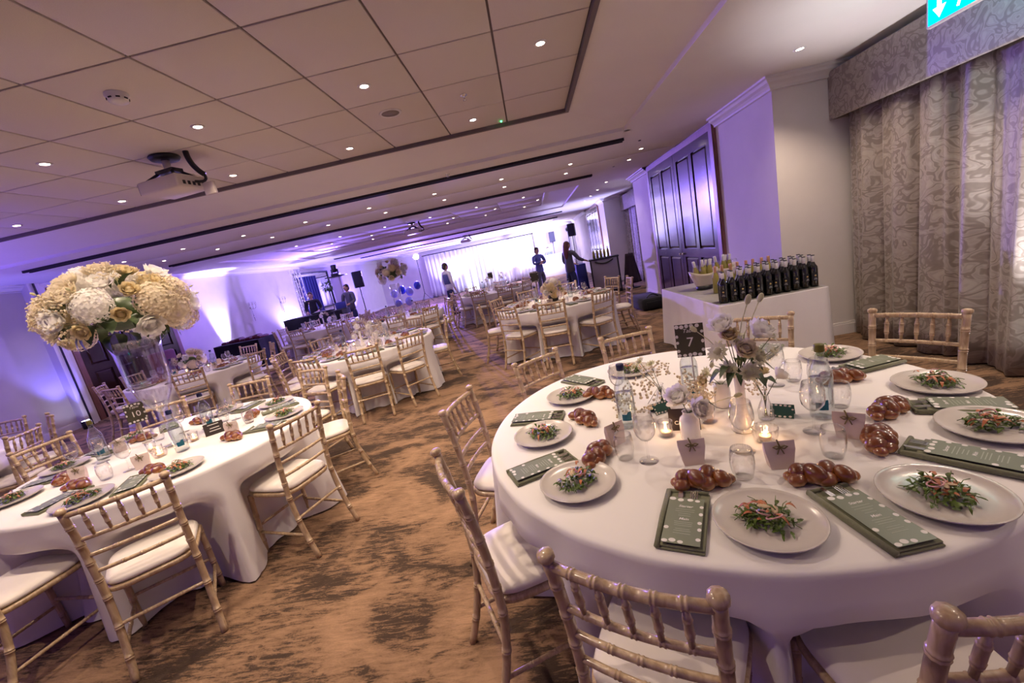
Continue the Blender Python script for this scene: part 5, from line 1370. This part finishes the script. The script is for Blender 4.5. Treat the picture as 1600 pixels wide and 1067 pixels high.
# ------------------------------------------------------------------ end wall: opening with a white counter, loudspeaker, stage kit
bo = thing('service_booth', 'white booth with a wide framed opening at the end wall', 'booth', (1.45, 24.0, 0))
bw = mat('booth_white', (.78, .77, .8), .5)
MB().bevbox(-1.05, 1.05, -.3, -.2, 0, 1.15, .01).build('counter_front', bw, bo)
MB().bevbox(-1.08, 1.08, -.34, .25, 1.15, 1.19, .01).build('counter_top', bw, bo)
m = MB(); m.bevbox(-1.08, -.98, -.32, -.18, 1.19, 2.62, .008); m.bevbox(.98, 1.08, -.32, -.18, 1.19, 2.62, .008); m.bevbox(-1.08, 1.08, -.32, -.18, 2.62, 2.74, .008); m.build('opening_frame', bw, bo)
MB().box(-1.0, 1.0, 1.2, 1.23, 0, 2.7).build('lilac_panel', mat('lilac_panel', (.42, .36, .55), .7), bo)
def loudspeaker(label, x, y, z, rz, stand=True):
    o = thing('loudspeaker', label, 'loudspeaker', (x, y, 0), rz); k = mat('speaker_cloth', (.03, .03, .06), .8)
    MB().bevbox(-.16, .16, -.15, .15, z, z + .58, .02).build('cabinet', M['black'], o); MB().bevbox(-.14, .14, -.158, -.15, z + .03, z + .55, .003).build('grille', k, o)
    if stand:
        MB().tube([(0, 0, .5), (0, 0, z)], .018, 8).build('stand_pole', M['black'], o); m = MB()
        for a in (0, 2.09, 4.19): m.tube([(0, 0, .6), (.45 * math.cos(a), .45 * math.sin(a), .01)], .012, 6)
        m.build('tripod', M['black'], o)
    return o
loudspeaker('loudspeaker on a stand inside the end wall opening', 1.42, 24.75, 1.85, 0)
loudspeaker('loudspeaker on a stand beside the white totem', -6.25, 14.9, 1.55, R(30))
loudspeaker('loudspeaker on a stand by the far doors', 2.15, 20.6, 1.9, R(-20))
# bar by the far doors
bar = thing('portable_bar', 'dark portable bar with grey front panel by the far bay', 'bar', (2.06, 12.35, 0), R(-8))
MB().bevbox(-.42, .42, -.25, .25, .99, 1.03, .008).build('bar_top', M['black'], bar); MB().bevbox(-.38, .38, -.22, .22, .08, .99, .01).build('bar_body', mat('bar_grey', (.30, .27, .30), .5), bar)
m = MB(); m.box(-.40, -.36, -.24, .24, 0, .99); m.box(.36, .40, -.24, .24, 0, .99); m.box(-.38, .38, -.235, -.22, 0, .09); m.build('bar_frame', M['black'], bar)
MB().tube(bez((-.25, -.235, .95), (0, -.25, .80), (.25, -.235, .95), 10), .02, 6).build('bar_swag', M['black'], bar)
trestle('trestle under the blue bar cloth', 1.28, 1.55, 12.6, 13.3, .93)
rect_cloth('blue cloth on the bar side table', 1.28, 1.55, 12.6, 13.3, .95, 'bluecloth', 6)
for i in range(5): white((1.80 + i * .1, 12.35 - i * .014, 1.031), 0, 'bottle on the dark bar, %s from the wall' % ORD[4 - i], 'bottle', 'bottles on the dark bar')
ib = thing('ice_tub', 'pale tub of ice on the bar side table', 'tub', (1.42, 12.9, .952)); MB().lathe(shell([(.08, 0), (.10, .01), (.12, .16), (.125, .18)], .004), 24).build('tub_shell', M['glass'], ib)
m = MB(); rr = random.Random(4)
for q in range(40): a = rr.uniform(0, 6.28); r_ = .09 * math.sqrt(rr.random()); m.bevbox(-.014, .014, -.014, .014, -.014, .014, .003, Matrix.Translation((r_ * math.cos(a), r_ * math.sin(a), .03 + .13 * rr.random())) @ Euler((rr.random(), rr.random(), 0)).to_matrix().to_4x4())
stuff(m.build('ice', M['glass'], ib))
ch = thing('coat_stool', 'dark coat slung over a stand beside the bar', 'coat', (2.78, 12.3, 0))
def coat(u, v): a = -1.6 + 3.2 * u; r = .10 + .13 * v + .02 * math.sin(u * 22) * v; return (r * math.sin(a), -r * math.cos(a) * .7, 1.0 - .85 * v)
q = MB().grid(coat, 40, 10).build('coat_cloth', mat('dark_coat', (.03, .015, .025), .9), ch); q.modifiers.new('t', 'SOLIDIFY').thickness = .012
MB().tube([(0, 0, 0), (0, 0, 1.02)], .018, 8).build('stand_pole', M['black'], ch); MB().lathe([(0, 0), (.2, 0), (.2, .015), (0, .02)], 20).build('stand_base', M['black'], ch)
# equipment bag on the floor
bg = thing('equipment_bag', 'black equipment bag on the carpet by the right wall', 'bag', (2.25, 8.85, 0), R(5))
MB().bevbox(-.28, .28, -.48, .48, 0.002, .24, .06).build('bag_body', M['blackcloth'], bg); MB().bevbox(-.2, .2, -.5, -.47, .04, .18, .012).build('front_pocket', M['blackcloth'], bg)
MB().tube(bez((-.12, -.30, .235), (0, -.28, .36), (.12, -.30, .235), 8), .012, 6).build('carry_handle', M['black'], bg); MB().tube([(-.22, -.40, .235), (.22, -.40, .235)], .006, 6).build('zip_line', M['steel'], bg)

# ------------------------------------------------------------------ disc jockey corner
trestle('trestle under the black disc jockey cloth', -8.35, -6.35, 13.2, 13.85, .96)
rect_cloth('black cloth on the disc jockey table', -8.35, -6.35, 13.2, 13.85, .98, 'blackcloth', 8)
dj = thing('dj_mixer', 'silver mixer and decks on the disc jockey table', 'mixer', (-7.1, 13.5, .981))
MB().bevbox(-.32, .32, -.16, .16, 0, .06, .01).build('mixer_case', M['black'], dj)
for s in (-1, 1): MB().lathe([(0, .06), (.09, .06), (.09, .075), (.03, .08), (0, .08)], 24, (s * .2, 0, 0)).build('jog_wheel', M['steel'], dj)
m = MB()
for a in range(4):
    for b in range(3): m.tube([(-.06 + .04 * a, -.08 + .07 * b, .06), (-.06 + .04 * a, -.08 + .07 * b, .08)], .008, 8)
m.build('mixer_knob_bank', M['chrome'], dj)
lp = thing('laptop', 'open laptop on the disc jockey table', 'laptop', (-6.52, 13.6, .981), R(200)); MB().bevbox(-.17, .17, -.12, .12, 0, .018, .004).build('laptop_base', M['black'], lp); MB().bevbox(-.17, .17, -.006, .006, 0, .22, .004, Matrix.Translation((0, -.12, .018)) @ Matrix.Rotation(R(15), 4, 'X')).build('laptop_screen', M['bluecloth'], lp)
def totem(label, x, y, h):
    o = thing('lighting_totem', label, 'totem', (x, y, 0)); MB().bevbox(-.28, .28, -.28, .28, 0, .03, .005).build('base_plate', M['black'], o)
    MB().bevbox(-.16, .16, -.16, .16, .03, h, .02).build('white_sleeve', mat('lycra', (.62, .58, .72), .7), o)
    MB().bevbox(-.33, .33, -.2, .2, h, h + .04, .006).build('top_plate', M['black'], o)
    m = MB(); m.bevbox(-.13, .13, -.11, .11, h + .04, h + .13, .02); m.build('light_base', M['black'], o)
    m = MB(); m.tube([(-.11, 0, h + .12), (-.12, 0, h + .28)], .025, 8); m.tube([(.11, 0, h + .12), (.12, 0, h + .28)], .025, 8); m.build('light_yoke', M['black'], o)
    MB().lathe([(0, -.14), (.08, -.13), (.10, -.03), (.10, .10), (.085, .13), (0, .12)], 20, (0, 0, h + .30)).build('light_head', M['black'], o); return o
tt = totem('white-sleeved totem with a black moving head light on top', -6.98, 14.85, 2.08)
for nm, tg, pw, an in (('added_wall_wash', (-9.3, 4.0, 1.6), 450, 70), ('added_ceiling_wash', (-6.0, 6.0, 2.84), 500, 110)):  # violet beams added at the head to wash the near left wall and ceiling
    l = spot(nm, tt, (0, -.02, 2.52), pw, (.28, .17, 1.0), an, 1.0, (0, 0, 0), .08); d = (Vector(tg) - Vector((-6.98, 14.85, 2.52))).normalized(); l.location = Vector((0, 0, 2.50)) + d * .16
    l.rotation_mode = 'QUATERNION'; l.rotation_quaternion = (-d).to_track_quat('Z', 'Y')
def truss(label, x, y, h):
    o = thing('truss_column', label, 'truss', (x, y, 0)); MB().bevbox(-.25, .25, -.25, .25, 0, .02, .004).build('base_plate', M['steel'], o); m = MB(); s = .11
    for sx in (-1, 1):
        for sy in (-1, 1): m.tube([(sx * s, sy * s, .02), (sx * s, sy * s, h)], .022, 8)
    m.build('main_tubes', M['steel'], o); m = MB(); n = int(h / .25)
    for k in range(n):
        z0, z1 = .05 + k * .25, .30 + k * .25
        for a, b in (((-s, -s), (s, -s)), ((s, -s), (s, s)), ((s, s), (-s, s)), ((-s, s), (-s, -s))):
            p, q = (a, b) if k % 2 else (b, a); m.tube([(*p, z0), (*q, min(z1, h))], .008, 5)
    m.build('lattice', M['steel'], o); return o
truss('silver truss column behind the disc jockey', -8.45, 14.9, 2.62)
# big framed mirror / window with blue drape behind the booth
fm = thing('framed_mirror', 'dark framed mirror with blue drape on the left wall', 'mirror', (XL, 17.6, 1.05))
M['mirror'] = mat('mirror_glass', (.72, .70, .8), .04, 1.0)
MB().box(0, .02, -1.3, 1.3, 0, 1.45).build('mirror_pane', M['mirror'], fm)
m = MB(); m.bevbox(0, .05, -1.38, -1.3, -.05, 1.5, .005); m.bevbox(0, .05, 1.3, 1.38, -.05, 1.5, .005); m.bevbox(0, .05, -1.38, 1.38, 1.45, 1.53, .005); m.bevbox(0, .05, -1.38, 1.38, -.08, 0, .005); m.build('mirror_frame', M['black'], fm)
m = MB().grid(lambda u, v: (.10 + .03 * math.sin(u * 40), -1.2 + 1.25 * u, 1.35 - 2.35 * v), 50, 4); m.build('blue_hanging', M['bluecloth'], fm)
tr = thing('topiary_tree', 'small dark ball tree standing behind the disc jockey table', 'plant', (-7.55, 15.2, 0))
MB().lathe([(0, 0), (.13, 0), (.16, .28), (.14, .28), (0, .24)], 20).build('pot', M['black'], tr); MB().tube([(0, 0, .24), (.02, 0, .9), (0, 0, 1.75)], .018, 8).build('trunk', M['wood_dark'], tr)
m = MB(); rr = random.Random(6)
for q in range(220):
    z = rr.uniform(-1, 1); a = rr.uniform(0, 6.28); r_ = math.sqrt(1 - z * z); d = Vector((r_ * math.cos(a), r_ * math.sin(a), z)); leaf_strip(m, Vector((0, 0, 1.82)) + Vector((d.x * .24, d.y * .24, d.z * .16)) * rr.uniform(.6, 1), d + Vector((rr.uniform(-.5, .5), rr.uniform(-.5, .5), 0)), Vector((0, 0, 1)), .09, .022, .1, rr, False)
stuff(m.build('foliage', M['leaf'], tr))
# black side table with dark red boxes, uplit corner
trestle('trestle under the black cloth by the uplight', -8.75, -7.5, 10.5, 11.3, .76)
rect_cloth('black cloth on the side table by the uplight', -8.75, -7.5, 10.5, 11.3, .78, 'blackcloth', 9)
for i in range(7):
    b = thing('velvet_album', 'dark red velvet tray on the black side table, %s from the wall' % ORD[i], 'tray', (-8.6 + i * .165, 10.9 + .05 * (i % 2), .781), R(8 * (i % 3)), 'dark red trays on the black side table')
    MB().bevbox(-.07, .07, -.2, .2, 0, .05 + .02 * (i % 3), .012).build('tray_case', M['red'], b); MB().bevbox(-.05, .05, -.17, .17, .052 + .02 * (i % 3), .062 + .02 * (i % 3), .003).build('tray_lid', M['dark'], b)
rc = thing('armchair', 'dark red armchair against the left wall beyond the doors', 'armchair', (-8.6, 9.1, 0), R(-90))
MB().bevbox(-.32, .32, -.3, .3, .25, .46, .05).build('seat', M['red'], rc); MB().bevbox(-.32, .32, -.34, -.2, .4, 1.05, .05).build('backrest', M['red'], rc)
for s in (-1, 1):
    MB().bevbox(s * .36 - .05, s * .36 + .05, -.3, .28, .3, .64, .04).build('armrest', M['red'], rc)
    for y in (-.25, .25): MB().tube([(s * .3, y, 0), (s * .3, y, .27)], .02, 8).build('leg', M['wood_dark'], rc)
# candle sconces on the left wall
def sconce(label, y, z):
    o = thing('wall_sconce', label, 'sconce', (XL, y, z)); MB().lathe([(0, 0), (.05, 0), (.05, .01), (0, .02)], 16, M=Matrix.Rotation(pi / 2, 4, 'Y')).build('back_plate', M['steel'], o)
    m = MB(); m.tube([(.03, 0, -.45), (.03, 0, .05)], .008, 6)
    for s in (-1, 0, 1): m.tube(bez((.03, 0, -.05), (.10, s * .16, -.08), (.10, s * .16, .06), 6), .007, 6)
    m.build('arms', M['steel'], o)
    for s in (-1, 0, 1):
        MB().lathe([(0, .06), (.02, .06), (.022, .07), (.008, .075), (.008, .15), (0, .15)], 10, (.10, s * .16, 0)).build('candle_tube', M['cream'], o)
        MB().lathe(shell([(.02, .075), (.03, .11), (.028, .18)], .002), 14, (.10, s * .16, 0)).build('glass_shade', M['glass'], o)
    return o
for i, (y, z) in enumerate(((13.2, 1.62), (14.9, 1.6), (19.6, 1.62))): sconce('wall candle sconce on the left wall, %s from the doors' % ORD[i], y, z)
# balloons near the stage
bl = [(-6.3, 18.5, .95, .16, 0), (-5.95, 18.62, 1.05, .17, 1), (-5.58, 18.5, .92, .17, 0), (-5.22, 18.62, 1.12, .16, 1), (-6.1, 18.2, .50, .16, 1), (-5.6, 18.15, .52, .17, 0)]
for i, (x, y, z, r_, kd) in enumerate(bl):
    b = thing('balloon', ('pearl' if kd == 0 else 'deep blue') + ' balloon behind the far tall bouquet, %s along the cluster' % ORD[i], 'balloon', (x, y, 0), 0, 'pearl balloons' if kd == 0 else 'blue balloons')
    MB().ell((0, 0, z), (r_, r_, r_ * 1.15), None, 18, 12).build('balloon_skin', M['balloon'] if kd == 0 else M['balloonb'], b); MB().tube([(0, 0, .0), (.01, 0, z * .5), (0, 0, z - r_ * 1.15)], .002, 4).build('ribbon', M['plug'], b)
# white column lamps by the drape
for i, x in enumerate((-3.75, -3.35)):
    o = thing('light_column', 'lit white column standing before the drape, %s from the standing man' % ORD[i], 'column', (x, 24.2, 0)); MB().bevbox(-.14, .14, -.14, .14, 0, .06, .01).build('column_base', M['trimw'], o)
    MB().bevbox(-.11, .11, -.11, .11, .06, 2.1, .02).build('column_shade', mat('column_shade', (.8, .8, .8), .6, emit=(.8, .95, 1), es=1.5), o)
